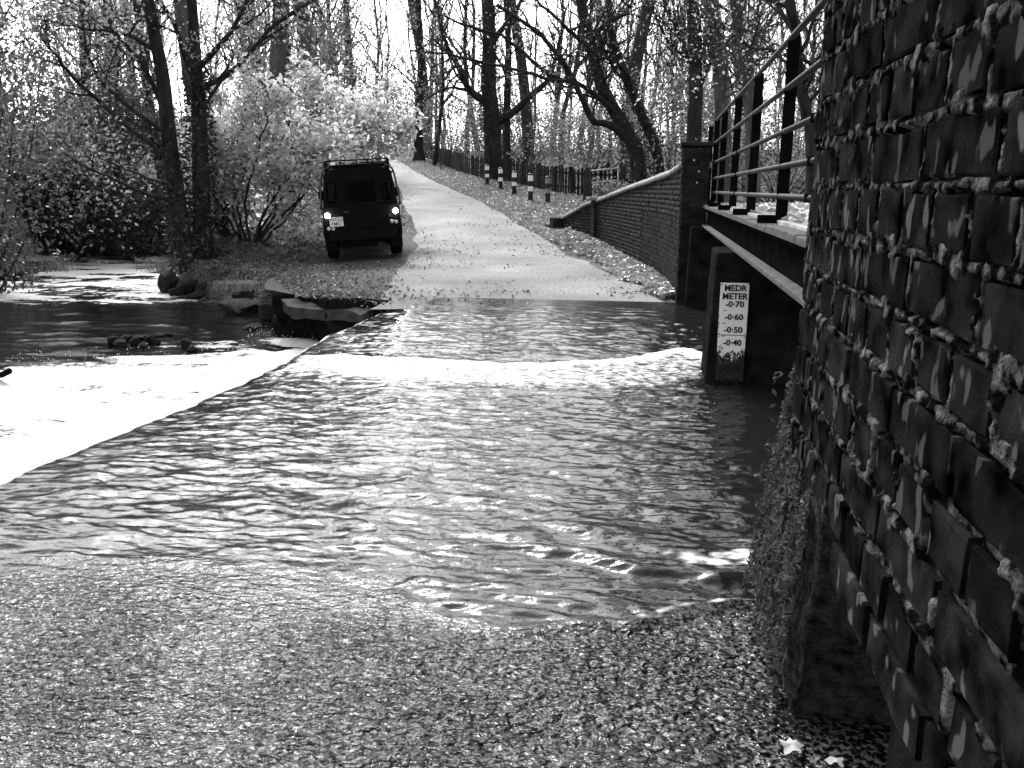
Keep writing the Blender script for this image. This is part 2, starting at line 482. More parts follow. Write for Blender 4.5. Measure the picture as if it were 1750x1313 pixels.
def set_attr(me, name, arr):
    a = me.attributes.new(name, 'FLOAT', 'POINT'); a.data.foreach_set('value', np.asarray(arr, np.float32).ravel())

wx = np.concatenate([np.linspace(6.5, .95, 40), np.arange(.93, -3.30, -.0145)])
wy = lines([(-2.5, 1.2, .1), (1.2, 3.2, .0105), (3.2, 6.2, .015), (6.2, 11.3, .024)])
X, Y = np.meshgrid(wx, wy)
def seg_d(X, Y, pts):
    d = np.full(X.shape, 1e9); side = np.zeros(X.shape)
    for (ax, ay), (bx, by) in zip(pts[:-1], pts[1:]):
        ex, ey = bx-ax, by-ay
        t = np.clip(((X-ax)*ex+(Y-ay)*ey)/(ex*ex+ey*ey), 0, 1)
        dx, dy = X-ax-t*ex, Y-ay-t*ey
        dd = np.hypot(dx, dy); m = dd < d
        d = np.where(m, dd, d); side = np.where(m, np.sign(ex*dy-ey*dx), side)
    return d*side                                       # signed
def gpts(*pp): return [tuple(on_z(a, b, 0)[:2]) for a, b in pp]
near_edge = gpts((1300, 1046), (1150, 1048), (1000, 1062), (900, 1078), (760, 1064), (690, 1030), (560, 1008), (400, 1000), (250, 990), (0, 985), (-400, 975))
deep = -seg_d(X, Y, near_edge)                            # >0 beyond the near edge (deeper, faster water)
if deep[-1].mean() < 0: deep = -deep
deep = deep + .22*(fbm(X*2.2, Y*3.5, 2)-.5)
sft = .08+.34*sstep(-.5, -1.2, X)
shallow = np.clip((sft-deep+.25*(fbm(X*7, Y*9, 55)-.5)*sstep(-.4, -1.1, X))/(2*sft), 0, 1); shallow = shallow*shallow*(3-2*shallow)
lip = sstep(-1.15, -.6, X)
amp = sstep(-.1, .5, deep)*sstep(11.1, 9.0, Y)*(.6+.8*fbm(X*.9, Y*.9, 61, 3))
warp = .35*(fbm(X*1.1, Y*1.1, 4)-.5)
zw = (.028*(fbm(X*3.2+warp*3, Y*7.5+warp*5, 1, 4, .55)-.5) + .017*(fbm(X*6.5+3*warp, Y*13, 7, 4, .5)-.5) + .016*(fbm(X*8+4*warp, Y*30+5*warp, 13, 3, .5)-.5))*(.35+.65*amp)
zw += .0075*(fbm(X*24, Y*42, 5, 3, .55)-.5)*shallow
foam = .5*lip*np.exp(-((deep-.03)/.018)**2)*sstep(.40, .62, fbm(X*3, Y*3, 19))
zw += lip*(.006*np.exp(-((deep-.03)/.035)**2) - .004*np.exp(-((deep+.05)/.04)**2) + .006*np.exp(-((deep-.16)/.05)**2))
# wake of the gauge pier: crest line and broken water downstream
crest = gpts((1205, 612), (1165, 604), (1115, 612), (1060, 622), (950, 627), (820, 623), (700, 616), (560, 606), (430, 600))
cd = seg_d(X, Y, crest)
if cd[np.argmin(abs(wy-9)), 60] < 0: cd = -cd             # positive beyond the crest
sx = sstep(-3.2, .2, X)
zw += .055*np.exp(-(cd/.10)**2)*(.25+.75*sx) - .03*np.exp(-((cd-.30)/.22)**2)*sx
wake = sstep(.03, -.05, cd)*sstep(-1.35, -.5, cd + .35*(fbm(X*2, Y*3, 8)-.5))
foam += wake*(.53+.10*sstep(.3, -2.5, X)) + .45*np.exp(-((cd+.03)/.05)**2)*(.45+.55*sx)
zw += wake*.03*(fbm(X*7, Y*11, 3, 4)-.5)
# diagonal wave thrown off the mossy abutment
dg = gpts((1300, 985), (1230, 992), (1180, 984), (1090, 975), (1000, 955), (920, 935), (840, 915), (740, 885), (640, 868), (520, 845))
dd = seg_d(X, Y, dg)
if dd[np.argmin(abs(wy-6)), 60] < 0: dd = -dd
fade = sstep(-1.7, .3, X)
ddn = dd + .10*(fbm(X*5, Y*9, 41)-.5); fade = fade*(.45+1.1*(fbm(X*3.5, Y*3.5, 43)-.2))
zw += .026*np.exp(-((ddn-.03)/.05)**2)*fade - .016*np.exp(-((ddn+.07)/.05)**2)*fade + .014*np.exp(-((ddn-.30)/.10)**2)*fade
foam += .62*np.exp(-((dd-.16)/.12)**2)*sstep(-.35, .42, X)*1.0 + .28*np.exp(-((dd-.02)/.03)**2)*fade
dg2 = gpts((1060, 1052), (960, 1032), (850, 1018), (720, 1012))
d2 = seg_d(X, Y, dg2)
d2 = d2 + .06*(fbm(X*6, Y*9, 47)-.5); zw += .009*(np.exp(-(d2/.03)**2) + .8*np.exp(-((d2-.09)/.03)**2) + .8*np.exp(-((d2+.08)/.03)**2))
zw *= sstep(11.3, 10.6, Y)*.9+.1
far_edge = sstep(10.9, 11.25, Y)
zw -= .0*far_edge
# water piling up where it leaves the bridge opening; smooth dark tongue at the gauge pier
zw = zw + .015*sstep(.2, 1.2, X)
# nappe over the lip
th = np.linspace(0, 1, 26)[1:]
Nx = -3.29 - .50*th**.8 ; Nz = -.03 - (abs(WZ)-.06)*th**1.9
nn = len(th)
XX = np.concatenate([X, np.tile(Nx, (len(wy), 1))], 1)
XX = XX + np.where(XX < -2.2, weir_x(np.concatenate([Y, np.tile(wy[:, None], (1, nn))], 1)), 0)*sstep(-2.2, -3.3, XX)
YY = np.concatenate([Y, np.tile(wy[:, None], (1, nn))], 1)
lastz = zw[:, -1:]
ZZ = np.concatenate([zw - .03*sstep(-2.9, -3.3, X), Nz[None, :] + lastz*(1-th)[None, :] + .03*(fbm(YY[:, :nn]*6, Nx[None, :]*4)-.5)*th[None, :]], 1)
FO = np.concatenate([foam, np.tile(np.clip(th*3.2-.1, 0, 1.3), (len(wy), 1))], 1)
SH = np.concatenate([shallow, np.zeros((len(wy), nn))], 1)
M_water = water_mat('ford_water', .010, .75, 30, .3, .05, .012, (.002, .105))
me = mesh_np('ford_water', np.stack([XX, YY, ZZ], -1), grid_quads(*XX.shape)[:, ::-1], smooth=True)
set_attr(me, 'foam', FO); set_attr(me, 'shallow', SH*(1-sstep(-3.0, -3.3, XX))*(.6+.4*sstep(.36, .62, fbm(XX*2.2, YY*2.2, 77, 3))))
tag(link('ford_water', me, M_water), kind='structure')

# lower pool
px_ = lines([(-17.5, -10, .12), (-10, -3.2, .04)])
py_ = lines([(-6, 2, .25), (2, 12.2, .045), (12.2, 27.5, .12)])
X, Y = np.meshgrid(px_, py_)
fedge = [tuple(on_z(a, b, WZ)[:2]) for a, b in ((600, 565), (545, 582), (470, 596), (380, 610), (280, 616), (180, 622), (80, 628), (0, 640), (-300, 680), (-800, 760))]
fd = seg_d(X, Y, fedge)
if fd[np.argmin(abs(py_-20)), 10] < 0: fd = -fd            # positive upstream of nothing: beyond the foam edge
boil = sstep(1.3, -.5, fd + 2.2*(fbm(X*.8, Y*2.6, 2, 5)-.5))
fm = 1.15*boil*(1-.5*sstep(.50, .66, fbm(X*1.0+2, Y*3.2, 5, 5)))
fm += .42*sstep(.53, .66, fbm(X*1.0, Y*2.6, 11))*sstep(2.2, .2, fd)
f_, l_ = fl(X, Y)
fm += sstep(14.6, 16.6, f_)*(.33+.46*sstep(.38, .60, fbm(X*.8, Y*1.9, 21, 5)))
fm += .35*sstep(.56, .66, fbm(X*4, Y*9, 31))*sstep(13.8, 15.4, f_)
z = WZ + .05*(fbm(X*1.6, Y*3.2, 3, 4)-.5) + boil*(.13*(fbm(X*2.4, Y*4.2, 9, 5, .6)-.45)) + .05*sstep(14.5, 17, f_)*(fbm(X*2.2, Y*4, 12)-.5)
M_pool = water_mat('pool_water', .008, .46, 14, .25, .08, .02)
me = mesh_np('pool_water', np.stack([X, Y, z], -1), grid_quads(*X.shape), smooth=True)
set_attr(me, 'foam', fm)
tag(link('river_water', me, M_pool), kind='structure')
# spray beads jumping off the foam edge
V = []; Q = []
for k in range(260):
    if k % 2 == 0:
        a = on_z(random.uniform(420, 560), random.uniform(566, 592), WZ)
    elif True:
        a = on_z(random.uniform(20, 420), random.uniform(600, 640)-0*k, WZ)
    else:
        a = on_z(random.uniform(0, 120), random.uniform(575, 600), WZ)
    c = a + np.array([0, 0, random.uniform(.01, .10)]); r = random.uniform(.004, .009)
    o = len(V)
    V += [c+np.array(v)*r for v in ((1, 0, 0), (-1, 0, 0), (0, 1, 0), (0, -1, 0), (0, 0, 1), (0, 0, -1))]
    Q += [[o+i for i in t] for t in ((0, 2, 4), (2, 1, 4), (1, 3, 4), (3, 0, 4), (2, 0, 5), (1, 2, 5), (3, 1, 5), (0, 3, 5))]
tag(link('water_spray', mesh_np('spray', V, tris=Q, smooth=True), plain('spray_white', .8, .3, .5)),
    'white droplets of spray above the foaming river below the weir', 'spray', kind='stuff')

# ------------------------------------------------------------------ foreground brick abutment
def brick_mat():
    m = bpy.data.materials.new('old_brick'); m.use_nodes = True
    n = m.node_tree.nodes; l = m.node_tree.links; p = n['Principled BSDF']
    tc = n.new('ShaderNodeTexCoord'); oi = n.new('ShaderNodeObjectInfo')
    mu = n.new('ShaderNodeMath'); mu.operation = 'MULTIPLY'; mu.inputs[1].default_value = 61.7
    l.new(oi.outputs['Random'], mu.inputs[0])
    mp = n.new('ShaderNodeMapping'); l.new(tc.outputs['Object'], mp.inputs['Vector']); l.new(mu.outputs[0], mp.inputs['Location'])
    mp2 = n.new('ShaderNodeMapping'); mp2.inputs['Scale'].default_value = (1, 1, .6)
    l.new(mp.outputs[0], mp2.inputs['Vector'])
    n1 = n.new('ShaderNodeTexNoise'); n1.inputs['Scale'].default_value = 18; n1.inputs['Detail'].default_value = 8
    l.new(mp.outputs[0], n1.inputs['Vector'])
    cr = n.new('ShaderNodeValToRGB'); e = cr.color_ramp.elements
    e[0].position = .33; e[1].position = .68; e[0].color = (.0015, .0015, .0015, 1); e[1].color = (.018, .018, .018, 1)
    l.new(n1.outputs['Fac'], cr.inputs[0])
    # pale lime runs
    n2 = n.new('ShaderNodeTexNoise'); n2.inputs['Scale'].default_value = 30; n2.inputs['Detail'].default_value = 1.5
    l.new(mp2.outputs[0], n2.inputs['Vector'])
    r2 = n.new('ShaderNodeValToRGB'); r2.color_ramp.elements[0].position = .615; r2.color_ramp.elements[1].position = .66
    l.new(n2.outputs['Fac'], r2.inputs[0])
    mul = n.new('ShaderNodeMath'); mul.operation = 'MULTIPLY'; mul.inputs[1].default_value = .62
    l.new(r2.outputs[0], mul.inputs[0])
    mx = n.new('ShaderNodeMix'); mx.data_type = 'RGBA'; mx.inputs['B'].default_value = (.085, .085, .085, 1)
    l.new(mul.outputs[0], mx.inputs['Factor']); l.new(cr.outputs[0], mx.inputs['A'])
    mr = n.new('ShaderNodeMapRange'); mr.inputs['To Min'].default_value = .6; mr.inputs['To Max'].default_value = 1.4
    l.new(oi.outputs['Random'], mr.inputs['Value'])
    mm = n.new('ShaderNodeMix'); mm.data_type = 'RGBA'; mm.blend_type = 'MULTIPLY'; mm.inputs['Factor'].default_value = 1
    l.new(mx.outputs['Result'], mm.inputs['A']); l.new(mr.outputs[0], mm.inputs['B'])
    l.new(mm.outputs['Result'], p.inputs['Base Color'])
    p.inputs['Roughness'].default_value = .85; p.inputs['Specular IOR Level'].default_value = .0
    nb = n.new('ShaderNodeTexNoise'); nb.inputs['Scale'].default_value = 70; nb.inputs['Detail'].default_value = 10; nb.inputs['Roughness'].default_value = .75
    l.new(mp.outputs[0], nb.inputs['Vector'])
    bp = n.new('ShaderNodeBump'); bp.inputs['Strength'].default_value = 1.0; bp.inputs['Distance'].default_value = .006
    l.new(nb.outputs['Fac'], bp.inputs['Height']); l.new(bp.outputs[0], p.inputs['Normal'])
    return m
M_brick = brick_mat()
M_mortar = mat('lime_mortar', .003, .12, 38, .95, 1.0, 210, .0, 10, .13, bdist=.006, mid=.585)
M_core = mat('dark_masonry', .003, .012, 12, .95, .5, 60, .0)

WXF, WYE = .30, 1.715                      # wall face and its far end
Z0, CH = .893, .0762
NC = 19
wall = empty('brick_wall', (WXF, 1.0, 0))
tag(wall, 'tall weathered dark brick bridge abutment with crumbling pale mortar beside the ford', 'wall')
def brick_mesh(L, H, D, seed):
    """a worn brick, front face towards -X, ~44 triangles"""
    r = random.Random(seed)
    ny, nz = (5, 3) if L > .15 else (4, 3)
    V = []; Fq = []
    fr = {}
    for i in range(ny+1):
        for k in range(nz+1):
            sy_ = [0, .04]+[.04+.92*q/(ny-2) for q in range(1, ny-2)]+[.96, 1]
            y = -L/2+L*sy_[i]; zz = -H/2+H*(0, .1, .9, 1)[k]
            edge = (i in (0, ny))+(k in (0, nz))
            x = r.uniform(-.0008, .0008)+.0010*edge*r.uniform(.0, 1.3)
            if edge:
                y -= math.copysign(1, y)*r.uniform(0, .006) if i in (0, ny) else 0
                zz -= math.copysign(1, zz)*r.uniform(0, .006) if k in (0, nz) else 0
            fr[i, k] = len(V); V.append((x, y, zz))
    for i in range(ny):
        for k in range(nz):
            Fq.append((fr[i, k], fr[i, k+1], fr[i+1, k+1], fr[i+1, k]))
    ring = [(i, 0) for i in range(ny)]+[(ny, k) for k in range(nz)]+[(i, nz) for i in range(ny, 0, -1)]+[(0, k) for k in range(nz, 0, -1)]
    corner = {}
    for (yy, zz) in ((-1, -1), (1, -1), (1, 1), (-1, 1)):
        corner[yy, zz] = len(V); V.append((D, yy*L/2, zz*H/2))
    c = corner
    sides = ([fr[i, 0] for i in range(ny+1)], (c[1, -1], c[-1, -1])), ([fr[ny, k] for k in range(nz+1)], (c[1, 1], c[1, -1])), \
            ([fr[i, nz] for i in range(ny, -1, -1)], (c[-1, 1], c[1, 1])), ([fr[0, k] for k in range(nz, -1, -1)], (c[-1, -1], c[-1, 1]))
    faces = list(Fq)
    for a, b in sides: faces.append(tuple(a)+b)
    faces.append((c[-1, -1], c[1, -1], c[1, 1], c[-1, 1]))
    me = bpy.data.meshes.new('brick'); me.from_pydata(V, [], faces); me.update()
    me.materials.append(M_brick)
    return me
ST = [brick_mesh(.212, .0655, .10, 10+k) for k in range(7)]
HD = [brick_mesh(.100, .0655, .20, 40+k) for k in range(6)]
joints = []                                # (z centre, list of perpends)
rb = random.Random(5)
LOWC = 5                                   # courses below have lost their pointing
for c in range(NC):
    zc = Z0 + CH*(c+.5)
    header = c % 2 == 1
    step = .1125 if header else .225
    y = WYE - (0 if not header else 0) ; perps = []
    if not header: start = WYE
    else: start = WYE
    yy = start - (.056 if header else 0)
    if header: yy = start
    k = 0
    while yy > -.05:
        Lb = step
        if header and k == 1:              # queen closer after the corner header
            Lb = .0625
        cy_ = yy - Lb/2
        src = rb.choice(HD if header else ST)
        skip = c == 0 and cy_ > 1.34
        if not skip:
            o = bpy.data.objects.new('brick', src); COL.objects.link(o); o.parent = wall
            low = c < LOWC
            dx = rb.uniform(-.003, .0005) if low else rb.uniform(-.001, .001)
            if low: dx -= .002
            if low and rb.random() < .2: dx -= .002
            o.location = (dx, cy_-1.0+rb.uniform(-.002, .002), zc + rb.uniform(-.003, .003))
            o.rotation_euler = (rb.uniform(-.012, .012), rb.uniform(-.004, .004), rb.uniform(-.004, .004))
            if Lb < .1: o.scale = (1, .52, 1)
        perps.append(yy); yy -= step if not (header and k == 1) else Lb; k += 1
    joints.append((zc, perps))
# mortar: one ragged sheet, proud and smeared high up, washed out low down
my = np.arange(.45, WYE-.002, .0044); mz = np.arange(Z0+.085, Z0+NC*CH, .0044)
Ym, Zm = np.meshgrid(my, mz)
ci = np.clip(((Zm-Z0)/CH).astype(int), 0, NC-1)
dz = np.minimum((Zm-Z0)-ci*CH, (ci+1)*CH-(Zm-Z0))
dp = np.full(Ym.shape, 9.0)
for c in range(NC):
    msk = ci == c
    ys = Ym[msk]
    if ys.size:
        P_ = np.array(joints[c][1]); dp[msk] = np.min(np.abs(ys[:, None]-P_[None, :]), axis=1)
jd = np.minimum(dz, dp) + .010*(fbm(Ym*45, Zm*45, 1)-.5)
hi = sstep(1.22, 1.34, Zm + .16*(fbm(Ym*4, Zm*4, 6)-.5))
prd = -.0010+.0045*(fbm(Ym*110, Zm*110, 3, 4, .8)-.45) + .006*(fbm(Ym*12, Zm*16, 23, 4)-.5) - .0008*(dp < dz)
up = np.where(jd < .0058+.012*(fbm(Ym*32, Zm*32, 14, 3)-.5), prd, -.014)
smear = sstep(.55, .62, fbm(Ym*16, Zm*20, 12, 5, .6))*sstep(.036, .012, jd)
up = np.maximum(up, smear*(.0012+.0035*(fbm(Ym*95, Zm*95, 8, 4, .75)-.4)) - (1-smear)*.02)
lo_ = np.where(dp < .007, -.012, -.004) + .012*(fbm(Ym*30, Zm*30, 2, 4, .6)-.5)
lowsm = sstep(.54, .62, fbm(Ym*9, Zm*15, 33, 4))*sstep(.02, .006, jd)
lo_ = np.maximum(lo_, lowsm*.020-.012)
off = hi*up + (1-hi)*lo_
me = mesh_np('mortar', np.stack([-off, Ym-1.0, Zm], -1), grid_quads(*Ym.shape)[:, ::-1], smooth=True)
link('mortar', me, M_mortar, wall)
bm = bmesh.new()
bm_box(bm, (.045, -2.6, Z0+.012), (.62, .70, Z0+NC*CH))
bm_box(bm, (.015, -3.6, Z0+.012), (.03, -1.05, Z0+NC*CH))
bm_obj('wall_core', bm, M_core, wall)
box('coping', (-.03, -3.6, Z0+NC*CH+.002), (.66, .74, Z0+NC*CH+.12), M_conc, wall, .02)
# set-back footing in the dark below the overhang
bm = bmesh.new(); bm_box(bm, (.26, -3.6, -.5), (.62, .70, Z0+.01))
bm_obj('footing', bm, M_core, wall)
# ------------------------------------------------------------------ piers under the footbridge
def on_y(px, py, y):
    d = ray(px, py); return np.array([0, 0, CAMZ]) + d*(y/d[1])
def rough_block(name, pts, mat_, parent=None, cuts=6, amp=.012, seed=0, sc=9.0):
    bm = bmesh.new(); bm_hex(bm, pts)
    bmesh.ops.bevel(bm, geom=list(bm.edges), offset=.02, segments=2, affect='EDGES', profile=.6)
    bmesh.ops.subdivide_edges(bm, edges=[e for e in bm.edges if e.calc_length() > .12], cuts=cuts, use_grid_fill=True)
    bm.normal_update()
    co = np.array([v.co[:] for v in bm.verts]); nr = np.array([v.normal[:] for v in bm.verts])
    dn = amp*2*(fbm(co[:, 0]*sc+seed, co[:, 1]*sc, co[:, 2]*sc, 4)-.5)
    co = co + nr*dn[:, None]
    for v, c in zip(bm.verts, co): v.co = c
    bmesh.ops.recalc_face_normals(bm, faces=bm.faces)
    return bm_obj(name, bm, mat_, parent, smooth=True)
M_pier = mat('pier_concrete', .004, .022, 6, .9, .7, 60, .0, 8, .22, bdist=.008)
M_moss = mat('mossy_concrete', .004, .05, 26, .95, 1.0, 70, .03, 10, .2, bdist=.03)
gp = rough_block('bridge_pier', [(.43, 6.47, -.6), (1.75, 6.47, -.6), (1.75, 7.02, -.6), (.43, 7.02, -.6),
                                 (.49, 6.50, 1.03), (1.75, 6.50, 1.03), (1.75, 7.10, 1.03), (.49, 7.10, 1.03)], M_pier, cuts=8, amp=.008)
tag(gp, 'sloping concrete bridge pier in the water carrying the depth gauge', 'pier')
fp = rough_block('bridge_pier', [(.43, 10.80, -.6), (1.9, 10.80, -.6), (1.9, 11.16, -.6), (.43, 11.16, -.6),
                                 (.48, 10.84, 1.03), (1.9, 10.84, 1.03), (1.9, 11.16, 1.03), (.48, 11.16, 1.03)], M_pier, cuts=6, amp=.008, seed=4)
tag(fp, 'low sloping concrete bearing pier against the far brick pillar of the footbridge', 'pier')
mp_ = rough_block('bridge_pier', [(.42, 2.26, -.6), (1.9, 2.26, -.6), (1.9, 3.06, -.6), (.42, 3.06, -.6),
                                  (.50, 2.10, 1.04), (1.9, 2.10, 1.04), (1.9, 2.72, 1.04), (.50, 2.72, 1.04)], M_moss, cuts=22, amp=.045, seed=9, sc=6)
tag(mp_, 'moss-covered rough concrete bridge footing beside the near brick wall', 'pier')
rough_block('footing_toe', [(.36, 6.40, -.6), (1.7, 6.40, -.6), (1.7, 7.2, -.6), (.36, 7.2, -.6),
                            (.38, 6.42, -.005), (1.7, 6.42, -.005), (1.7, 7.15, -.005), (.38, 7.15, -.005)], M_pier, gp, cuts=6, amp=.02, seed=2)

def leaf_cards(pos, size, rng, up=.5, jit=.4, wid=.62, fold=.18, drop=0.0):
    """diamond leaves: one folded quad (two triangles) each"""
    n = len(pos); pos = np.asarray(pos, float)
    nr = rng.normal(size=(n, 3)); nr[:, 2] += up*2; nr /= np.linalg.norm(nr, axis=1)[:, None]
    ax = rng.normal(size=(n, 3)); ax[:, 2] -= drop; ax -= nr*np.sum(ax*nr, 1)[:, None]; ax /= np.linalg.norm(ax, axis=1)[:, None]
    bx = np.cross(nr, ax)
    s = (size*(1+jit*(rng.random(n)*2-1)))[:, None]
    w2 = s*wid*.5
    f = nr*s*fold
    base = pos - ax*s*.5; tip = pos + ax*s*.5; a = pos + bx*w2 + f + ax*s*.04; b = pos - bx*w2 + f + ax*s*.04
    V = np.stack([base, a, tip, b], 1).reshape(-1, 3)
    Q = np.arange(n*4).reshape(-1, 4)
    T = np.concatenate([Q[:, [0, 1, 2]], Q[:, [0, 2, 3]]])
    return V, T
def leaf_obj(name, pos, size, mat_, parent=None, rng=RNG, **kw):
    V, T = leaf_cards(pos, size, rng, **kw)
    return link(name, mesh_np(name, V, tris=T), mat_, parent)
M_mossleaf = leaf_mat('moss_fronds', .015, .14, .25, scale=9)
# moss, liverwort and hanging rootlets on the near footing
n = 5200
t = RNG.random(n); yy = 2.22 + RNG.random(n)*.85; zz = RNG.random(n)**.8*.98+.02
xf = .42+.08*zz
keep = (yy < 3.04-.30*zz) & (fbm(yy*6, zz*4, 3) > .40-.2*(1-zz)*(zz > .1))
pos = np.stack([xf-.012-.012*RNG.random(n), yy, zz], -1)[keep]
pos2 = np.stack([.42+RNG.random(900)*.9, 3.055-.30*0+0*RNG.random(900), RNG.random(900)*.9], -1); pos2[:, 1] = 3.06-.28*pos2[:, 2]+.012
o = leaf_obj('moss', np.concatenate([pos, pos2]), .03, M_mossleaf, mp_, up=.2, drop=1.2, wid=.4)
tag(o, kind='stuff')
paths = []
for k in range(34):
    y0 = random.uniform(2.2, 2.7); z0 = random.uniform(.15, .6); x0 = .41+.08*z0
    Lr = random.uniform(.04, .14); p = [(x0, y0, z0)]
    for q in range(5):
        p.append((p[-1][0]-random.uniform(-.004, .012), p[-1][1]+random.uniform(-.02, .012), p[-1][2]-Lr/5))
    paths.append((p, np.linspace(.0022, .0008, 6), 3))
V, Q = tube_np(paths)
tag(link('hanging_rootlets', mesh_np('rootlets', V, Q), plain('rootlet', .07, .8), mp_), kind='stuff')

# ------------------------------------------------------------------ depth gauge
M_plate = None
def plate_mat():
    m = bpy.data.materials.new('enamel_plate'); m.use_nodes = True
    n = m.node_tree.nodes; l = m.node_tree.links; p = n['Principled BSDF']
    tc = n.new('ShaderNodeTexCoord'); sep = n.new('ShaderNodeSeparateXYZ'); l.new(tc.outputs['Object'], sep.inputs[0])
    nz = n.new('ShaderNodeTexNoise'); nz.inputs['Scale'].default_value = 32; nz.inputs['Detail'].default_value = 6; nz.inputs['Roughness'].default_value = .6
    l.new(tc.outputs['Object'], nz.inputs['Vector'])
    # dirt: strong near the waterline (z<.25) and towards the plate's edges
    mr = n.new('ShaderNodeMapRange'); mr.inputs['From Min'].default_value = .14; mr.inputs['From Max'].default_value = .33; mr.inputs['To Min'].default_value = .33; mr.inputs['To Max'].default_value = -.12
    l.new(sep.outputs['Z'], mr.inputs['Value'])
    ab = n.new('ShaderNodeMath'); ab.operation = 'ABSOLUTE'; l.new(sep.outputs['X'], ab.inputs[0])
    mr2 = n.new('ShaderNodeMapRange'); mr2.inputs['From Min'].default_value = .07; mr2.inputs['From Max'].default_value = .106; mr2.inputs['To Min'].default_value = 0; mr2.inputs['To Max'].default_value = .14
    l.new(ab.outputs[0], mr2.inputs['Value'])
    a = n.new('ShaderNodeMath'); l.new(nz.outputs['Fac'], a.inputs[0]); l.new(mr.outputs[0], a.inputs[1])
    b = n.new('ShaderNodeMath'); l.new(a.outputs[0], b.inputs[0]); l.new(mr2.outputs[0], b.inputs[1])
    cr = n.new('ShaderNodeValToRGB'); e = cr.color_ramp.elements; e[0].position = .56; e[1].position = .66
    e[0].color = (.95, .95, .95, 1); e[1].color = (.012, .012, .012, 1)
    l.new(b.outputs[0], cr.inputs[0]); l.new(cr.outputs[0], p.inputs['Base Color'])
    p.inputs['Roughness'].default_value = .4
    return m
M_plate = plate_mat()
M_ink = plain('black_paint', .008, .5)
GX0, GX1, GYF = .53, .742, 6.455
gauge = empty('depth_gauge', ((GX0+GX1)/2, GYF, 0))
tag(gauge, 'white enamel water depth gauge board with black numerals and grime, on the pier', 'gauge board')
hw = (GX1-GX0)/2
bm = bmesh.new(); bm_box(bm, (-hw, 0, .40), (hw, .02, .80), .002); bm_obj('upper_plate', bm, M_plate, gauge)
bm = bmesh.new(); bm_box(bm, (-hw+.001, .001, .035), (hw-.002, .02, .394), .002); bm_obj('lower_plate', bm, M_plate, gauge)
def text_mesh(name, s, size, mat_, parent, loc, rot, bold=.0, align='CENTER', sx=1.0, depth=.0012):
    cu = bpy.data.curves.new(name, 'FONT'); cu.body = s; cu.size = size; cu.offset = bold; cu.extrude = depth
    cu.align_x = align; cu.align_y = 'CENTER'; cu.resolution_u = 3
    to = bpy.data.objects.new(name, cu); COL.objects.link(to)
    dg = bpy.context.evaluated_depsgraph_get(); dg.update()
    me = bpy.data.meshes.new_from_object(to.evaluated_get(dg))
    bpy.data.objects.remove(to, do_unlink=True)
    o = link(name, me, None, parent); me.materials.clear(); me.materials.append(mat_)
    o.location = loc; o.rotation_euler = rot; o.scale = (sx, 1, 1)
    return o
RT = (math.pi/2, 0, 0)
def gz(row_): return float(on_y(1250, row_, GYF)[2])
text_mesh('lettering', 'MEDR', .066, M_ink, gauge, (.004, -.002, gz(493)), RT, .0019, sx=.95)
text_mesh('lettering', 'METER', .066, M_ink, gauge, (.004, -.002, gz(507)), RT, .0019, sx=.95)
for k, s in enumerate(('-0·70', '-0·60', '-0·50', '-0·40', '-0·30', '-0·20', '-0·10')):
    text_mesh('numeral', s, .062, M_ink, gauge, (.006, -.002, gz(520.5+21.9*k)), RT, .0018, sx=1.08)
for k in range(4):
    box('tick', (-.075, -.002, gz(531+21.9*k)-.003), (-.055, .001, gz(531+21.9*k)+.003), M_ink, gauge)
for zz in (.79, .41, .385, .05):
    for xx in (-hw+.012, hw-.012):
        bm = bmesh.new(); bmesh.ops.create_cone(bm, cap_ends=True, segments=8, radius1=.005, radius2=.004, depth=.006, matrix=Matrix.Translation((xx, -.002, zz)) @ Matrix.Rotation(math.pi/2, 4, 'X'))
        bm_obj('screw', bm, plain('screw_steel', .12, .5), gauge)

# ------------------------------------------------------------------ footbridge
M_steel = mat('painted_steel', .002, .008, 9, .9, .35, 60, .0, 8, .25, bdist=.004)
M_flange = mat('lit_flange_and_kerb', .02, .08, 22, .85, .5, 90, .2, 8, .2, bdist=.004)  # flange painted lighter than web for its lit top; kerbs reuse the grey
M_deck = mat('deck_concrete', .18, .42, 7, .85, .6, 60, .2, 9, .22, bdist=.008)
M_rail = mat('rail_steel', .004, .02, 14, .6, .3, 60, .15)
br = empty('footbridge', (.7, 6.4, 1.03))
tag(br, 'steel footbridge with dark railings and leaf-strewn deck spanning beside the ford', 'footbridge')
by = 6.4; bz0 = 1.03
def B(lo, hi): return (lo[0]-.7, lo[1]-by, lo[2]-bz0), (hi[0]-.7, hi[1]-by, hi[2]-bz0)
Y0, Y1 = 1.80, 11.14
bm = bmesh.new()
bm_box(bm, *B((.690, Y0, 1.056), (.712, Y1, 1.235)))
bm_box(bm, *B((.645, Y0, 1.236), (.80, Y1, 1.256)))
bm_obj('beam', bm, M_steel, br)
box('beam_flange', *B((.620, Y0, 1.030), (.80, Y1, 1.054)), M_flange, br, .003)
box('beam', *B((2.20, Y0, 1.030), (2.24, Y1, 1.256)), M_steel, br)
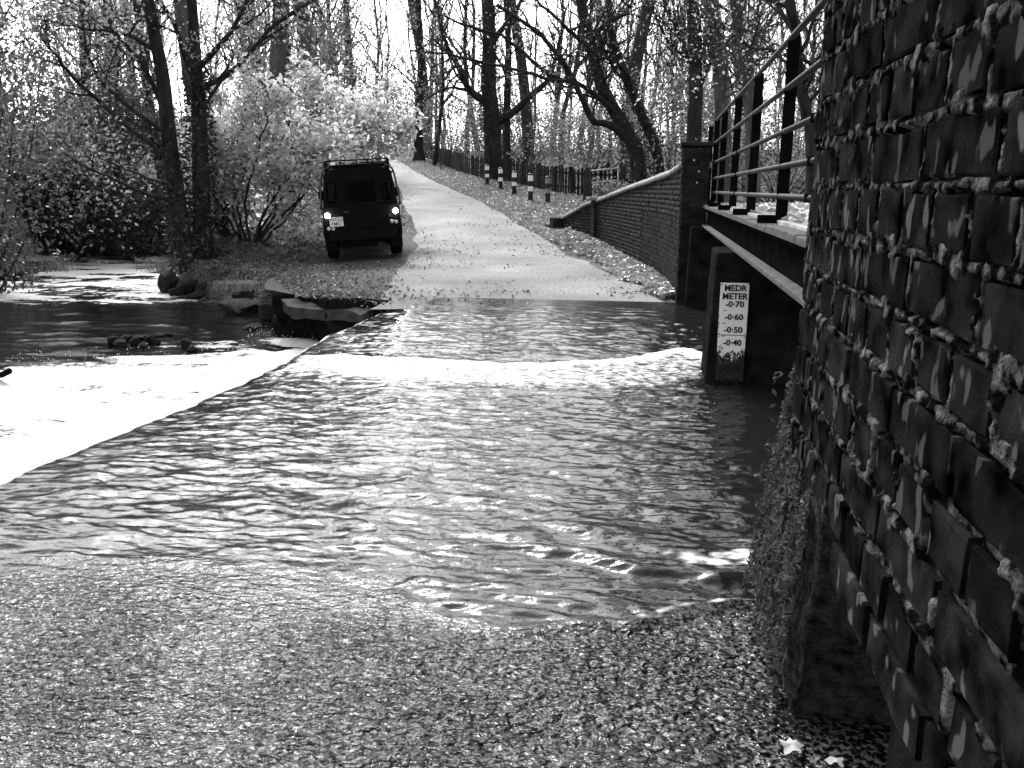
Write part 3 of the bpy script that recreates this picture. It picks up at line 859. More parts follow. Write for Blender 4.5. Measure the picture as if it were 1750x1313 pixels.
# deck of separate edge kerb stones and slab
box('deck', *B((.74, Y0, 1.258), (2.24, Y1+.02, 1.316)), M_deck, br, .004)
for k in range(9):
    y = Y0+.02+k*1.036
    box('edge_kerb', *B((.628, y, 1.258), (.735, y+1.022, 1.292+.004*(k % 3))), M_flange, br, .006)
def tube_obj(name, pts, r, mat_, parent, n=8):
    V, Q = tube_np([(np.array(pts), np.full(len(pts), r), n)])
    m = len(pts)
    tri = []
    V = np.vstack([V, pts[0], pts[-1]]); c0, c1 = len(V)-2, len(V)-1
    for j in range(n): tri.append((c0, (j+1) % n, j)); tri.append((c1, (m-1)*n+j, (m-1)*n+(j+1) % n))
    return link(name, mesh_np(name, V, Q, np.array(tri), smooth=True), mat_, parent)
PX = .765
post_px = [1345, 1291, 1259, 1237, 1224.5, 1214.5]
top_z = 2.32
for k, xp in enumerate(post_px):
    p = on_x(xp, 240, PX)
    y = p[1]-by
    bm = bmesh.new()
    bm_box(bm, (PX-.7-.035, y-.008, 1.294-bz0), (PX-.7+.033, y+.008, top_z+.045-bz0))
    bm_box(bm, (PX-.7-.008, y+.008, 1.294-bz0), (PX-.7+.008, y+.06, top_z+.02-bz0))
    o = bm_obj('post', bm, M_steel, br)
    box('foot_plate', (PX-.7-.135, y-.012, 1.296-bz0), (PX-.7-.036, y+.05, 1.345-bz0), M_steel, o)
for px_t, py_t in (((1341, 78)), ((1338, 157)), ((1341, 225)), ((1341, 284)), ((1341, 336.5))):
    z = on_x(px_t, py_t, PX-.02)[2]
    tube_obj('rail', [(PX-.7-.02, Y0-by-.02, z-bz0), (PX-.7-.02, 0, z-bz0), (PX-.7-.02, Y1-by, z-bz0)], .0175, M_rail, br)
    for yy in (4.25, 8.0):
        if z < 2.0: box('rail_collar', (PX-.7-.042, yy-by, z-bz0-.022), (PX-.7+.002, yy-by+.05, z-bz0+.022), M_steel, br, .006)
for k in range(8):
    y = 2.6+k*1.2-by
    bm = bmesh.new(); bm_box(bm, (2.12-.7-.03, y-.01, 1.318-bz0), (2.12-.7+.03, y+.01, top_z+.03-bz0)); bm_obj('post', bm, M_steel, br)
for z in (1.46, 1.66, 1.87, 2.09, 2.32):
    tube_obj('rail', [(2.10-.7, Y0-by, z-bz0), (2.10-.7, Y1-by, z-bz0)], .0175, M_rail, br)

# ------------------------------------------------------------------ far brick pillar and curved wing wall
M_wbrick = mat('wing_brick', .006, .036, 7, .9, .5, 70, .03, 8, .25)
M_wbrick2 = mat('wing_brick_single', .005, .026, 9, .9, .5, 70, .03, 8, .25, rnd=.4)
M_wmort = mat('wing_mortar', .008, .045, 20, .95, .5, 60, .02)
M_cope = mat('pale_coping', .09, .26, 9, .85, .6, 50, .15, 8, .22)
pil = empty('brick_pillar', (.52, 11.45, 0))
tag(pil, 'dark square brick end pillar between footbridge railing and curved wing wall', 'pillar')
box('pillar_core', (-.165, -.255, -.5), (.165, .255, 2.0), M_wmort, pil)
def small_brick(L, D, H):
    bm = bmesh.new(); bm_box(bm, (-L/2, -D/2, -H/2), (L/2, D/2, H/2), .004)
    me = bpy.data.meshes.new('brick'); bm.to_mesh(me); bm.free(); me.materials.append(M_wbrick2); return me
bs = small_brick(.215, .102, .065); bh = small_brick(.1025, .102, .065); bsy = small_brick(.102, .215, .065)
for c in range(33):
    z = -.42+c*.075
    st = c % 2 == 0
    xs = (-.0575, .1175) if st else (-.1175, .0575)
    for i, x in enumerate(xs):
        big = (i == 0) == st
        o = bpy.data.objects.new('brick', bs if big else bh); COL.objects.link(o); o.parent = pil
        o.location = (x+(0 if big else (.002 if st else -.002)), -.215, z); o.rotation_euler = (random.uniform(-.01, .01), random.uniform(-.01, .01), 0)
        # keep the front at y=-.265
    for y in ((-.05, .175) if st else (.06, .2)):
        o = bpy.data.objects.new('brick', bsy); COL.objects.link(o); o.parent = pil
        o.location = (-.128, y, z+.0)
box('cap', (-.20, -.30, 2.035), (.20, .30, 2.085), M_wbrick, pil, .01)
for (xx, zz) in ((-.03, 1.86), (.04, 1.72), (.02, 1.58)):
    bm = bmesh.new(); bmesh.ops.create_icosphere(bm, subdivisions=1, radius=.014, matrix=Matrix.Translation((xx, -.27, zz)) @ Matrix.Diagonal((1, .3, 1, 1)))
    bm_obj('lichen_spot', bm, plain('lichen', .45, .9), pil)

ww = empty('wing_wall', (0, 0, 0))
base_px = [(1160, 503), (1125, 480), (1080, 452), (1045, 431), (1016, 414), (985, 402), (961, 392)]
top_px = [(1166, 272), (1140, 292), (1105, 306), (1070, 319), (1030, 336), (1000, 347), (975, 362), (957, 372)]
bpl = [hit(a, b) for a, b in base_px]
bpl[0] = np.array([.36, 11.52, 0.0])
WP = catmull(np.array(bpl), 90)
seglen = np.concatenate([[0], np.cumsum(np.linalg.norm(np.diff(WP[:, :2], axis=0), axis=1))])
def wp_at(s):
    return np.array([np.interp(s, seglen, WP[:, 0]), np.interp(s, seglen, WP[:, 1])])
def proj(x, y, z):
    v = np.array([x, y, z-CAMZ]); f = -v[0]*_sy+v[1]*_cy; l = v[0]*_cy+v[1]*_sy
    dpt = f*_c - v[2]*_s; upc = f*_s + v[2]*_c
    return 875+F*l/dpt, 656.5-F*upc/dpt
tx = [a for a, b in top_px][::-1]; ty = [b for a, b in top_px][::-1]
def wall_top(s):
    x, y = wp_at(s)
    px, _ = proj(x, y, .9); r_ = np.interp(px, tx, ty)
    f, l = fl(x, y)
    return float(at_d(px, r_, f)[2])
SL = seglen[-1]
ww.location = (WP[45, 0], WP[45, 1], 0)
tag(ww, 'curved sloping brick wing wall with pale rounded coping beside the lane', 'wall')
O = np.array([WP[45, 0], WP[45, 1], 0])
ss = np.linspace(0, SL, 80)
ctr = np.array([wp_at(s) for s in ss]); tan = np.gradient(ctr, axis=0); tan /= np.linalg.norm(tan, axis=1)[:, None]
nrm = np.stack([tan[:, 1], -tan[:, 0]], -1)            # to the right of travel (towards the trees)
if np.dot(nrm[40], np.array([1.0, 1.0])) < 0: nrm = -nrm
tops = np.array([wall_top(s) for s in ss])
# masonry core
bm = bmesh.new(); rows_ = []
for p, q, z in zip(ctr, nrm, tops):
    a = p+q*.02; b = p+q*.34
    rows_.append([bm.verts.new((a[0]-O[0], a[1]-O[1], -.4)), bm.verts.new((b[0]-O[0], b[1]-O[1], -.4)), bm.verts.new((b[0]-O[0], b[1]-O[1], z-.03)), bm.verts.new((a[0]-O[0], a[1]-O[1], z-.03))])
for a, b in zip(rows_[:-1], rows_[1:]):
    for k in range(4): bm.faces.new((a[k], b[k], b[(k+1) % 4], a[(k+1) % 4]))
bm.faces.new(rows_[0]); bm.faces.new(rows_[-1][::-1]); bmesh.ops.recalc_face_normals(bm, faces=bm.faces)
bm_obj('wall_core', bm, M_wmort, ww)
# coping
bm = bmesh.new(); rows_ = []
for i, (p, q, z) in enumerate(zip(ctr, nrm, tops)):
    j = .012*(noise(i*.9, 3.3)-.5)
    ring = [(-.035+j, -.03), (-.04+j, .02), (.02, .075+j), (.18, .10+j), (.33, .075), (.39, .02), (.38, -.03)]
    rows_.append([bm.verts.new((p[0]+q[0]*u-O[0], p[1]+q[1]*u-O[1], z-.055+v)) for u, v in ring])
for a, b in zip(rows_[:-1], rows_[1:]):
    for k in range(7): bm.faces.new((a[k], b[k], b[(k+1) % 7], a[(k+1) % 7]))
bm.faces.new(rows_[0]); bm.faces.new(rows_[-1][::-1]); bmesh.ops.recalc_face_normals(bm, faces=bm.faces)
bm_obj('coping', bm, M_cope, ww, smooth=True)
# bricks of the face: nearest 280 as single parts, the rest joined
def face_brick_xform(s, z):
    p = wp_at(s); t_ = wp_at(min(s+.05, SL))-wp_at(max(s-.05, 0)); ang = math.atan2(t_[1], t_[0])
    q = np.array([np.interp(s, ss, nrm[:, 0]), np.interp(s, ss, nrm[:, 1])])
    c = p+q*(.045+random.uniform(-.004, .004))
    return c, ang
V = []; Tq = []; count = 0
for c in range(32):
    z = -.28+c*.075
    s = .11 if c % 2 else .0
    while s < SL-.1:
        s2 = s+.1125
        if s2 < SL-.05 and z < np.interp(s2, ss, tops)-.085 and z > float(base_h(*wp_at(s2)))-.25:
            cc, ang = face_brick_xform(s2, z)
            if s2 < 4.2 and count < 280 and c > 3:
                o = bpy.data.objects.new('brick', bs); COL.objects.link(o); o.parent = ww
                o.location = (cc[0]-O[0], cc[1]-O[1], z+random.uniform(-.002, .002)); o.rotation_euler = (0, 0, ang+random.uniform(-.015, .015)); count += 1
            else:
                L2, D2, H2 = .1075, .051, .0325
                ca, sa = math.cos(ang), math.sin(ang); o_ = len(V)
                for dz_ in (-H2, H2):
                    for dx_, dy_ in ((-L2, -D2), (L2, -D2), (L2, D2), (-L2, D2)):
                        V.append((cc[0]-O[0]+dx_*ca-dy_*sa, cc[1]-O[1]+dx_*sa+dy_*ca, z+dz_))
                Tq += [[o_+i for i in f] for f in ((3, 2, 1, 0), (4, 5, 6, 7), (0, 1, 5, 4), (1, 2, 6, 5), (2, 3, 7, 6), (3, 0, 4, 7))]
        s += .225
tag(link('brickwork', mesh_np('brickwork', V, np.array(Tq)), M_wbrick, ww), kind='stuff')
# pilaster with pale cap
sp = float(np.interp(1016, [proj(*p, .3)[0] for p in ctr[::-1]], ss[::-1]))
pc, ang = face_brick_xform(sp, 0)
tz = wall_top(sp); gb = float(base_h(*pc))
o = box('pilaster', (-.14, -.13, gb-.3), (.14, .12, tz-.03), M_wbrick, ww, .01); o.location = (pc[0]-O[0], pc[1]-O[1], 0); o.rotation_euler = (0, 0, ang)
o2 = box('pilaster_cap', (-.17, -.17, tz-.028), (.17, .25, tz+.06), M_cope, ww, .03); o2.location = o.location; o2.rotation_euler = o.rotation_euler
# low stepped stub at the wall's lane end
e = wp_at(SL); g_ = float(base_h(*e))
t_ = tan[-1]
for k, (hh, ll) in enumerate(((.30, .32), (.10, .85))):
    o = box('stub_course', (0, -.05, g_-.3), (ll, .27, g_+hh), M_wbrick, ww, .01)
    o.location = (e[0]-O[0]+.003*k, e[1]-O[1]-.004*k, 0); o.rotation_euler = (0, 0, math.atan2(t_[1], t_[0]))

# ------------------------------------------------------------------ bollards
M_black = plain('bollard_black', .012, .5)
M_wht = mat('bollard_white', .8, .95, 30, .5, 0, 10, .3, 6, .2)
M_wht_d = mat('bollard_grey_band', .16, .30, 30, .6, 0, 10, .3, 6, .2)
bol = [(832.5, 316, 281), (855.5, 324, 286), (879, 333, 292), (906.5, 344, 296), (936, 348, 301)]
blab = ['black bollard with two white bands at the uphill end of the row', 'black and white banded bollard, second from the uphill end of the row',
        'black and white banded bollard in the middle of the row of five', 'tallest black and white banded bollard, next to the dull-banded one',
        'bollard with dull grey worn bands at the wing wall end of the row']
for k, (bx, b1, b0) in enumerate(bol):
    p = hit(bx, b1); f, _l = fl(p[0], p[1]); z0 = g1(p[0], p[1])
    H = float(at_d(bx, b0, f)[2]) - z0
    e_ = empty('bollard', (p[0], p[1], z0)); tag(e_, blab[k], 'bollard', 'striped bollards beside the lane')
    r = .085
    def ring_post(name, za, zb, rr, m_):
        bm = bmesh.new(); bmesh.ops.create_cone(bm, cap_ends=True, segments=14, radius1=rr, radius2=rr*.99, depth=zb-za, matrix=Matrix.Translation((0, 0, (za+zb)/2)))
        return bm_obj(name, bm, m_, e_, smooth=False)
    bm = bmesh.new(); bmesh.ops.create_cone(bm, cap_ends=True, segments=14, radius1=r*1.05, radius2=r, depth=H*.97+.2, matrix=Matrix.Translation((0, 0, H*.97/2-.1)))
    bmesh.ops.create_cone(bm, cap_ends=True, segments=14, radius1=r, radius2=r*.6, depth=H*.03, matrix=Matrix.Translation((0, 0, H*.985)))
    bm_obj('post', bm, M_black, e_)
    wm = M_wht if k < 4 else M_wht_d
    ring_post('white_band', H*.72, H*.92, r*1.07, wm)
    ring_post('white_band', H*.36, H*.53, r*1.08, M_wht if k < 4 else M_wht_d)
    ring_post('base_collar', 0, H*.05, r*1.5, M_black)

# ------------------------------------------------------------------ paling fence
M_pale = mat('dark_fence_wood', .005, .022, 9, .85, .4, 40, .15, 6, .25, rnd=.35)
fpx = [(1075, 334), (1030, 334), (985, 333), (935, 326), (886, 314), (846, 307), (806, 300), (771, 288), (734, 272), (708, 263)]
fp_ = []
for a, b in fpx: fp_.append(hit(a, b))
FP = catmull(np.array(fp_), 200)
FP[:, 2] = ground(FP[:, 0], FP[:, 1])
sfl = np.concatenate([[0], np.cumsum(np.linalg.norm(np.diff(FP[:, :2], axis=0), axis=1))])
FPX = np.array([proj(*q)[0] for q in FP]); FPF = np.array([fl(q[0], q[1])[0] for q in FP])
fe = empty('paling_fence', tuple(FP[100])); tag(fe, 'long dark wooden paling fence climbing beside the lane behind the bollards', 'fence')
FO_ = FP[100].copy()
def pal_mesh(h, w_):
    bm = bmesh.new()
    v = [bm.verts.new(p) for p in ((-w_/2, 0, -.1), (w_/2, 0, -.1), (w_/2, 0, h-.05), (0, 0, h), (-w_/2, 0, h-.05))]
    f = bm.faces.new(v); r_ = bmesh.ops.extrude_face_region(bm, geom=[f])
    for q in r_['geom']:
        if isinstance(q, bmesh.types.BMVert): q.co.y += .022
    bmesh.ops.recalc_face_normals(bm, faces=bm.faces)
    me = bpy.data.meshes.new('paling'); bm.to_mesh(me); bm.free(); me.materials.append(M_pale); return me
PM = [pal_mesh(h, w_) for h, w_ in ((1.0, .1), (.97, .11), (1.03, .095), (.94, .1))]
s = .1; k = 0
while s < sfl[-1] and k < 290:
    x, y, z = (np.interp(s, sfl, FP[:, i]) for i in range(3))
    x2, y2 = (np.interp(s+.1, sfl, FP[:, i]) for i in range(2))
    if random.random() > .04:
        o = bpy.data.objects.new('paling', PM[random.randrange(4)]); COL.objects.link(o); o.parent = fe
        o.location = (x-FO_[0], y-FO_[1], z-FO_[2]); o.rotation_euler = (random.uniform(-.03, .03), random.uniform(-.035, .035), math.atan2(y2-y, x2-x))
    s += .17 if s < 22 else .19; k += 1
for hh in (.25, .78):
    pts = FP[::4] - FO_; pts = pts + np.array([0.03, .03, hh])
    tube_obj('rail', pts, .035, M_pale, fe, 4)
for i in range(0, 200, 12):
    o = box('post', (-.06, .03, -.3), (.06, .14, 1.02), M_pale, fe); o.location = tuple(FP[i]-FO_)

# metal barrier and gatepost by the wing wall
M_wood = mat('weathered_post', .02, .07, 8, .9, .5, 40, .1, 6, .25, stretch=(4, 4, .6))
M_galv = mat('galvanised', .30, .55, 20, .5, 0, 20, .5)
p = hit(1003, 342); f, _l = fl(p[0], p[1]); z0 = g1(p[0], p[1])
gpst = empty('gate_post', (p[0], p[1], z0)); tag(gpst, 'stout weathered wooden gate post beside the pale metal barrier', 'post')
hh = float(at_d(1003, 291, f)[2])-z0
box('shaft', (-.13, -.11, -.3), (.13, .11, hh-.03), M_wood, gpst, .012); box('weathered_top', (-.12, -.10, hh-.029), (.12, .10, hh), M_wood, gpst, .012)
mb = empty('metal_barrier', (p[0], p[1], z0)); tag(mb, 'pale tubular metal barrier behind the top of the curved wing wall', 'barrier')
A = at_d(1009, 292.5, f)-np.array([p[0], p[1], z0]); Bp = at_d(1057, 287.5, f+.4)-np.array([p[0], p[1], z0])
tube_obj('rail', [A, Bp], .03, M_galv, mb); tube_obj('rail', [A-np.array([0, 0, .42]), Bp-np.array([0, 0, .42])], .022, M_galv, mb)
tube_obj('upright', [Bp, Bp-np.array([0, 0, 1.2])], .03, M_galv, mb)
o = box('post', (-.1, -.1, -1.3), (.1, .1, .06), M_wood, mb, .01); o.location = (Bp[0]+.17, Bp[1]+.05, Bp[2])
# ------------------------------------------------------------------ off-road vehicle on the verge
M_paint = mat('dark_paint', .0025, .005, 12, .5, 0, 10, .05)
M_vblack = plain('black_plastic', .003, .7, .1)
M_glass = plain('dark_glass', .002, .1, .15)
M_tyre = mat('tyre_rubber', .003, .008, 30, .9, .4, 60, .1)
M_rimm = plain('dark_rim', .03, .5)
M_lamp = plain('lit_reversing_lamp', .9, .3, .5, 0, 30)
M_lens = plain('lamp_lens', .45, .15, .5)
M_pl = plain('plate_white', .8, .4)
M_tube = plain('cage_steel', .02, .25, .7)
vp = at_d(626, 447, 17.3)
veh = empty('off_road_vehicle', (vp[0], vp[1], g1(vp[0], vp[1])+.105), (0, R(-3.4), YAW+math.atan(249/1400)+R(.4)))
veh.scale = (.945,)*3
tag(veh, 'black boxy off-road vehicle with roof rack and lit rear lamps parked by the river', 'vehicle')
def sect(y, pts, bm):
    return [bm.verts.new((x, y, z)) for x, z in pts]
def loft(name, secs, mat_, parent, bev=0):
    bm = bmesh.new(); rs = [sect(y, pts, bm) for y, pts in secs]
    n = len(rs[0])
    for a, b in zip(rs[:-1], rs[1:]):
        for k in range(n): bm.faces.new((a[k], b[k], b[(k+1) % n], a[(k+1) % n]))
    bm.faces.new(rs[0]); bm.faces.new(rs[-1][::-1])
    bmesh.ops.recalc_face_normals(bm, faces=bm.faces)
    if bev: bmesh.ops.bevel(bm, geom=[e for e in bm.edges if e.calc_face_angle(0) > .3], offset=bev, segments=2, affect='EDGES')
    return bm_obj(name, bm, mat_, parent)
def sym(half): return half + [(-x, z) for x, z in half[::-1]]
tub = sym([(0.72, .58), (.80, .62), (.83, .70), (.835, 1.10), (.81, 1.17)])
body = loft('body', [(0.0, tub), (1.2, tub), (2.95, tub)], M_paint, veh, .012)
up_ = sym([(.805, 1.172), (.725, 1.84), (.66, 1.93), (.40, 1.965)])
up_f = sym([(.805, 1.172), (.735, 1.80), (.66, 1.89), (.40, 1.925)])
cabin = loft('cabin', [(.012, up_), (2.3, up_), (2.72, up_f), (2.98, sym([(.80, 1.172), (.79, 1.25), (.74, 1.27), (.40, 1.28)]))], M_paint, veh, .015)
bon = loft('bonnet', [(2.96, sym([(.60, .6), (.66, .75), (.66, 1.16), (.40, 1.19)])), (4.25, sym([(.60, .6), (.66, .75), (.65, 1.06), (.40, 1.09)]))], M_paint, veh, .02)
for s in (-1, 1):
    loft('front_wing', [(2.96, [(s*.62, .75), (s*.835, .75), (s*.835, 1.05), (s*.62, 1.06)]), (4.22, [(s*.62, .80), (s*.835, .80), (s*.835, 1.0), (s*.62, 1.01)])], M_paint, veh, .02)
    w_ = box('side_window', (s*.0, 0, 0), (.02, .75, .36), M_glass, veh, .01); w_.location = (s*.775-.01, .35, 1.32); w_.rotation_euler = (0, -s*R(6.8), 0)
    w_ = box('side_window', (0, 0, 0), (.02, .72, .36), M_glass, veh, .01); w_.location = (s*.775-.01, 1.5, 1.32); w_.rotation_euler = (0, -s*R(6.8), 0)
# rear door with window, wiper and hinges
door = box('rear_door', (-.40, -.022, .66), (.40, .010, 1.80), M_paint, veh, .014)
w_ = box('window', (-.335, -.028, 1.23), (.335, -.021, 1.69), M_glass, door, .003)
for lo, hi in (((-.36, -.036, 1.205), (.36, -.024, 1.228)), ((-.36, -.036, 1.692), (.36, -.024, 1.715)), ((-.36, -.036, 1.228), (-.337, -.024, 1.692)), ((.337, -.036, 1.228), (.36, -.024, 1.692))):
    box('window_seal', lo, hi, M_vblack, door, .003)
tube_obj('wiper', [(.05, -.045, 1.20), (-.30, -.045, 1.26)], .007, M_vblack, door, 5)
box('handle', (-.37, -.05, 1.02), (-.27, -.022, 1.06), M_rimm, door, .006)
for z in (.8, 1.1, 1.5): box('hinge', (.38, -.035, z), (.46, -.022, z+.05), M_vblack, door, .004)
for s in (-1, 1):
    q = box('quarter_window', (-.085, -.008, -.21), (.085, .010, .21), M_glass, veh, .03); q.location = (s*.595, .0, 1.46); q.rotation_euler = (0, -s*R(4), 0)
    q2 = box('window_trim', (-.10, -.004, -.225), (.10, .011, .225), M_vblack, veh, .03); q2.location = (s*.595, .001, 1.46); q2.rotation_euler = (0, -s*R(4), 0)
    def lamp(name, x, z, r, m_):
        bm = bmesh.new(); bmesh.ops.create_cone(bm, cap_ends=True, segments=16, radius1=r, radius2=r*.8, depth=.05, matrix=Matrix.Translation((x, -.022, z)) @ Matrix.Rotation(math.pi/2, 4, 'X'))
        return bm_obj(name, bm, m_, veh)
    lamp('reversing_lamp', s*.735, 1.0 if s > 0 else .985, .055, M_lamp)
    lamp('indicator_lamp', s*.735, .70 if s < 0 else .76, .04, M_lens)
    lamp('stop_lamp', s*.64, .695 if s < 0 else .775, .04, M_lens)
    if s > 0: lamp('fog_lamp', .60, .90, .03, M_rimm)
    # wheels
    for y in (.78, 3.55):
        prof_ = [(.20, -.085), (.23, -.115), (.345, -.13), (.392, -.115), (.405, -.07), (.405, .07), (.392, .115), (.345, .13), (.23, .115), (.20, .085)]
        bm = bmesh.new(); N = 28; rs = []
        for i in range(N):
            a = 2*math.pi*i/N; kk = 1.0 if i % 2 else .975
            rs.append([bm.verts.new((xx, math.cos(a)*rr*(kk if rr > .39 else 1), math.sin(a)*rr*(kk if rr > .39 else 1))) for rr, xx in prof_])
        for i in range(N):
            for j in range(len(prof_)-1): bm.faces.new((rs[i][j], rs[i][j+1], rs[(i+1) % N][j+1], rs[(i+1) % N][j]))
        bmesh.ops.recalc_face_normals(bm, faces=bm.faces)
        wh = empty('wheel', (s*.715, y, .405)); wh.parent = veh
        bm_obj('tyre', bm, M_tyre, wh)
        bm = bmesh.new(); bmesh.ops.create_cone(bm, cap_ends=True, segments=20, radius1=.215, radius2=.215, depth=.15, matrix=Matrix.Rotation(math.pi/2, 4, 'Y'))
        bmesh.ops.create_cone(bm, cap_ends=True, segments=12, radius1=.07, radius2=.05, depth=.2, matrix=Matrix.Rotation(math.pi/2, 4, 'Y'))
        bm_obj('rim', bm, M_rimm, wh)
        # arch
        pts = [(s*.84, y+math.cos(a)*.47, .42+math.sin(a)*.45) for a in np.linspace(0.15, math.pi-.15, 12)]
        V, Q = tube_np([(np.array(pts), np.full(12, .035), 6)]); link('wheel_arch', mesh_np('arch', V, Q, smooth=True), M_vblack, veh)
    box('mud_flap', (s*.72-.13, .28, .20), (s*.72+.13, .292, .60), M_vblack, veh)
    # external cage up the rear corners and along the gutter
    pts = catmull(np.array([(s*.86, .10, 1.12), (s*.83, .10, 1.45), (s*.775, .10, 1.84), (s*.70, .12, 1.95), (s*.60, .16, 2.0)]), 16)
    tube_obj('cage_tube', pts, .022, M_tube, veh, 8)
    tube_obj('cage_tube', [(s*.77, .10, 1.85), (s*.77, 2.3, 1.86), (s*.77, 2.75, 1.75)], .022, M_tube, veh, 8)
    m_ = box('door_mirror', (s*.93-.07, 2.62, 1.28), (s*.93+.07, 2.68, 1.50), M_vblack, veh, .02)
    tube_obj('mirror_arm', [(s*.80, 2.70, 1.25), (s*.90, 2.66, 1.33)], .012, M_vblack, veh, 6)
box('rear_crossmember', (-.74, -.035, .42), (.74, .08, .60), M_vblack, veh, .01)
box('tow_hitch', (-.05, -.16, .42), (.05, -.02, .50), M_vblack, veh, .01)
box('chassis', (-.42, .1, .34), (.42, 4.2, .58), M_vblack, veh)
box('fuel_tank', (-.55, .12, .27), (.30, .55, .48), M_vblack, veh, .04); tube_obj('axle', [(-.7, .78, .40), (.7, .78, .40)], .10, M_vblack, veh); tube_obj('axle', [(-.7, 3.55, .40), (.7, 3.55, .40)], .06, M_vblack, veh)
box('front_bumper', (-.80, 4.26, .5), (.80, 4.40, .66), M_vblack, veh, .01)
plate = box('number_plate', (-.70, -.045, .745), (-.41, -.036, .945), M_pl, veh, .006)
text_mesh('lettering', 'WG52', .112, M_ink, plate, (-.555, -.0465, .893), RT, .0012, sx=.95)
text_mesh('lettering', 'FMO', .112, M_ink, plate, (-.555, -.0465, .797), RT, .0012, sx=.95)
box('plate_lamp', (-.66, -.05, .985), (-.50, -.03, 1.005), M_rimm, veh)
# roof rack
rk = empty('roof_rack', (0, 0, 0)); rk.parent = veh
for s in (-1, 1):
    for z in (2.02, 2.12): tube_obj('side_rail', [(s*.68, -.02, z), (s*.68, 2.3, z)], .017, M_vblack, rk, 6)
    for y in np.linspace(0, 2.28, 6): tube_obj('stanchion', [(s*.68, y, 1.90), (s*.68, y, 2.12)], .014, M_vblack, rk, 6)
for y in (-.02, 2.3):
    for z in (2.02, 2.12): tube_obj('end_rail', [(-.68, y, z), (.68, y, z)], .017, M_vblack, rk, 6)
for x in (-.34, 0, .34): tube_obj('stanchion', [(x, -.02, 2.02), (x, -.02, 2.12)], .013, M_vblack, rk, 6)
for y in np.linspace(.15, 2.15, 10): box('slat', (-.68, y, 2.005), (.68, y+.06, 2.022), M_vblack, rk)

# ------------------------------------------------------------------ broken slab, rocks, stick
def rock_mesh(seed, sub=3):
    bm = bmesh.new(); bmesh.ops.create_icosphere(bm, subdivisions=sub, radius=1)
    co = np.array([v.co[:] for v in bm.verts])
    r = 1+.75*(fbm(co[:, 0]*1.3+seed*7.1, co[:, 1]*1.3, co[:, 2]*1.3, 3)-.5)+.22*(fbm(co[:, 0]*5+seed, co[:, 1]*5, co[:, 2]*5, 3)-.5)
    # facets: clip against random planes
    rr = np.random.default_rng(seed)
    P_ = co*r[:, None]
    for k in range(9):
        nn_ = rr.normal(size=3); nn_ /= np.linalg.norm(nn_); d_ = rr.uniform(.55, .85)
        t_ = P_ @ nn_ - d_; m_ = t_ > 0; P_[m_] -= nn_[None, :]*(t_[m_]*.85)[:, None]
    for v, c in zip(bm.verts, P_): v.co = c
    me = bpy.data.meshes.new('rock'); bm.to_mesh(me); bm.free(); return me
M_rock = mat('wet_rock', .004, .035, 4, .75, .8, 22, .1, 9, .22, rnd=.4, bdist=.03)
RM = [rock_mesh(k) for k in range(8)]
for m_ in RM: m_.materials.append(M_rock)
def rock(px, py, w_px, h_px, label, group=None, z=None, d=None, seed=None, name='rock'):
    p = on_z(px, py, WZ if z is None else z) if d is None else at_d(px, py, d)
    f, _l = fl(p[0], p[1])
    sx = w_px*f/F/2; sz = h_px*f/F/2
    o = bpy.data.objects.new(name, RM[random.randrange(8) if seed is None else seed]); COL.objects.link(o)
    o.location = (p[0], p[1], p[2]+sz*.7); o.scale = (sx*1.25, sx*random.uniform(.8, 1.15), sz*1.35); o.rotation_euler = (random.uniform(-.2, .2), random.uniform(-.2, .2), random.uniform(0, 6.28))
    return tag(o, label, 'rock', group)
for k, (a, b, c, d_) in enumerate(((193, 585, 22, 14), (207, 587, 20, 13), (214, 578, 20, 10), (228, 586, 16, 14), (236, 578, 22, 11), (250, 576, 18, 10), (258, 582, 20, 12), (269, 584, 14, 12), (272, 572, 22, 8), (290, 570, 14, 7), (245, 590, 14, 8))):
    rock(a, b+4, c, d_, 'small dark wet stone in the cluster breaking the pool surface', 'stones in the pool')
for k, (a, b, c, d_) in enumerate(((318, 592, 18, 16), (330, 598, 16, 10))):
    rock(a, b+3, c, d_, 'small dark stone at the edge of the white foam', 'stones at the foam edge')
rock(410, 533, 62, 24, 'long flat-topped boulder at the foot of the eroded bank', seed=1)
rock(440, 520, 80, 44, 'big dark boulder under the grassy end of the broken bank', seed=2)
rock(470, 545, 60, 36, 'dark boulder in the hollow left of the pale broken slab', seed=3)
rock(520, 562, 80, 54, 'broad angular boulder in the hollow under the cracked slab', seed=4)
rock(478, 556, 22, 18, 'small pale stone leaning on the angular boulder', seed=5)
rock(432, 562, 26, 10, 'pale flat stone awash in the dark pool', seed=6)
for k, (a, b, c, d_) in enumerate(((290, 499, 36, 34), (318, 502, 44, 26), (350, 504, 40, 22), (336, 510, 34, 14), (302, 505, 22, 16))):
    rock(a, b, c, d_, 'rounded rock among the roots at the base of the twin-stemmed tree', 'rocks at the tree roots')
rock(15, 478, 60, 30, 'dark rock at the water edge on the far left bank', seed=3)
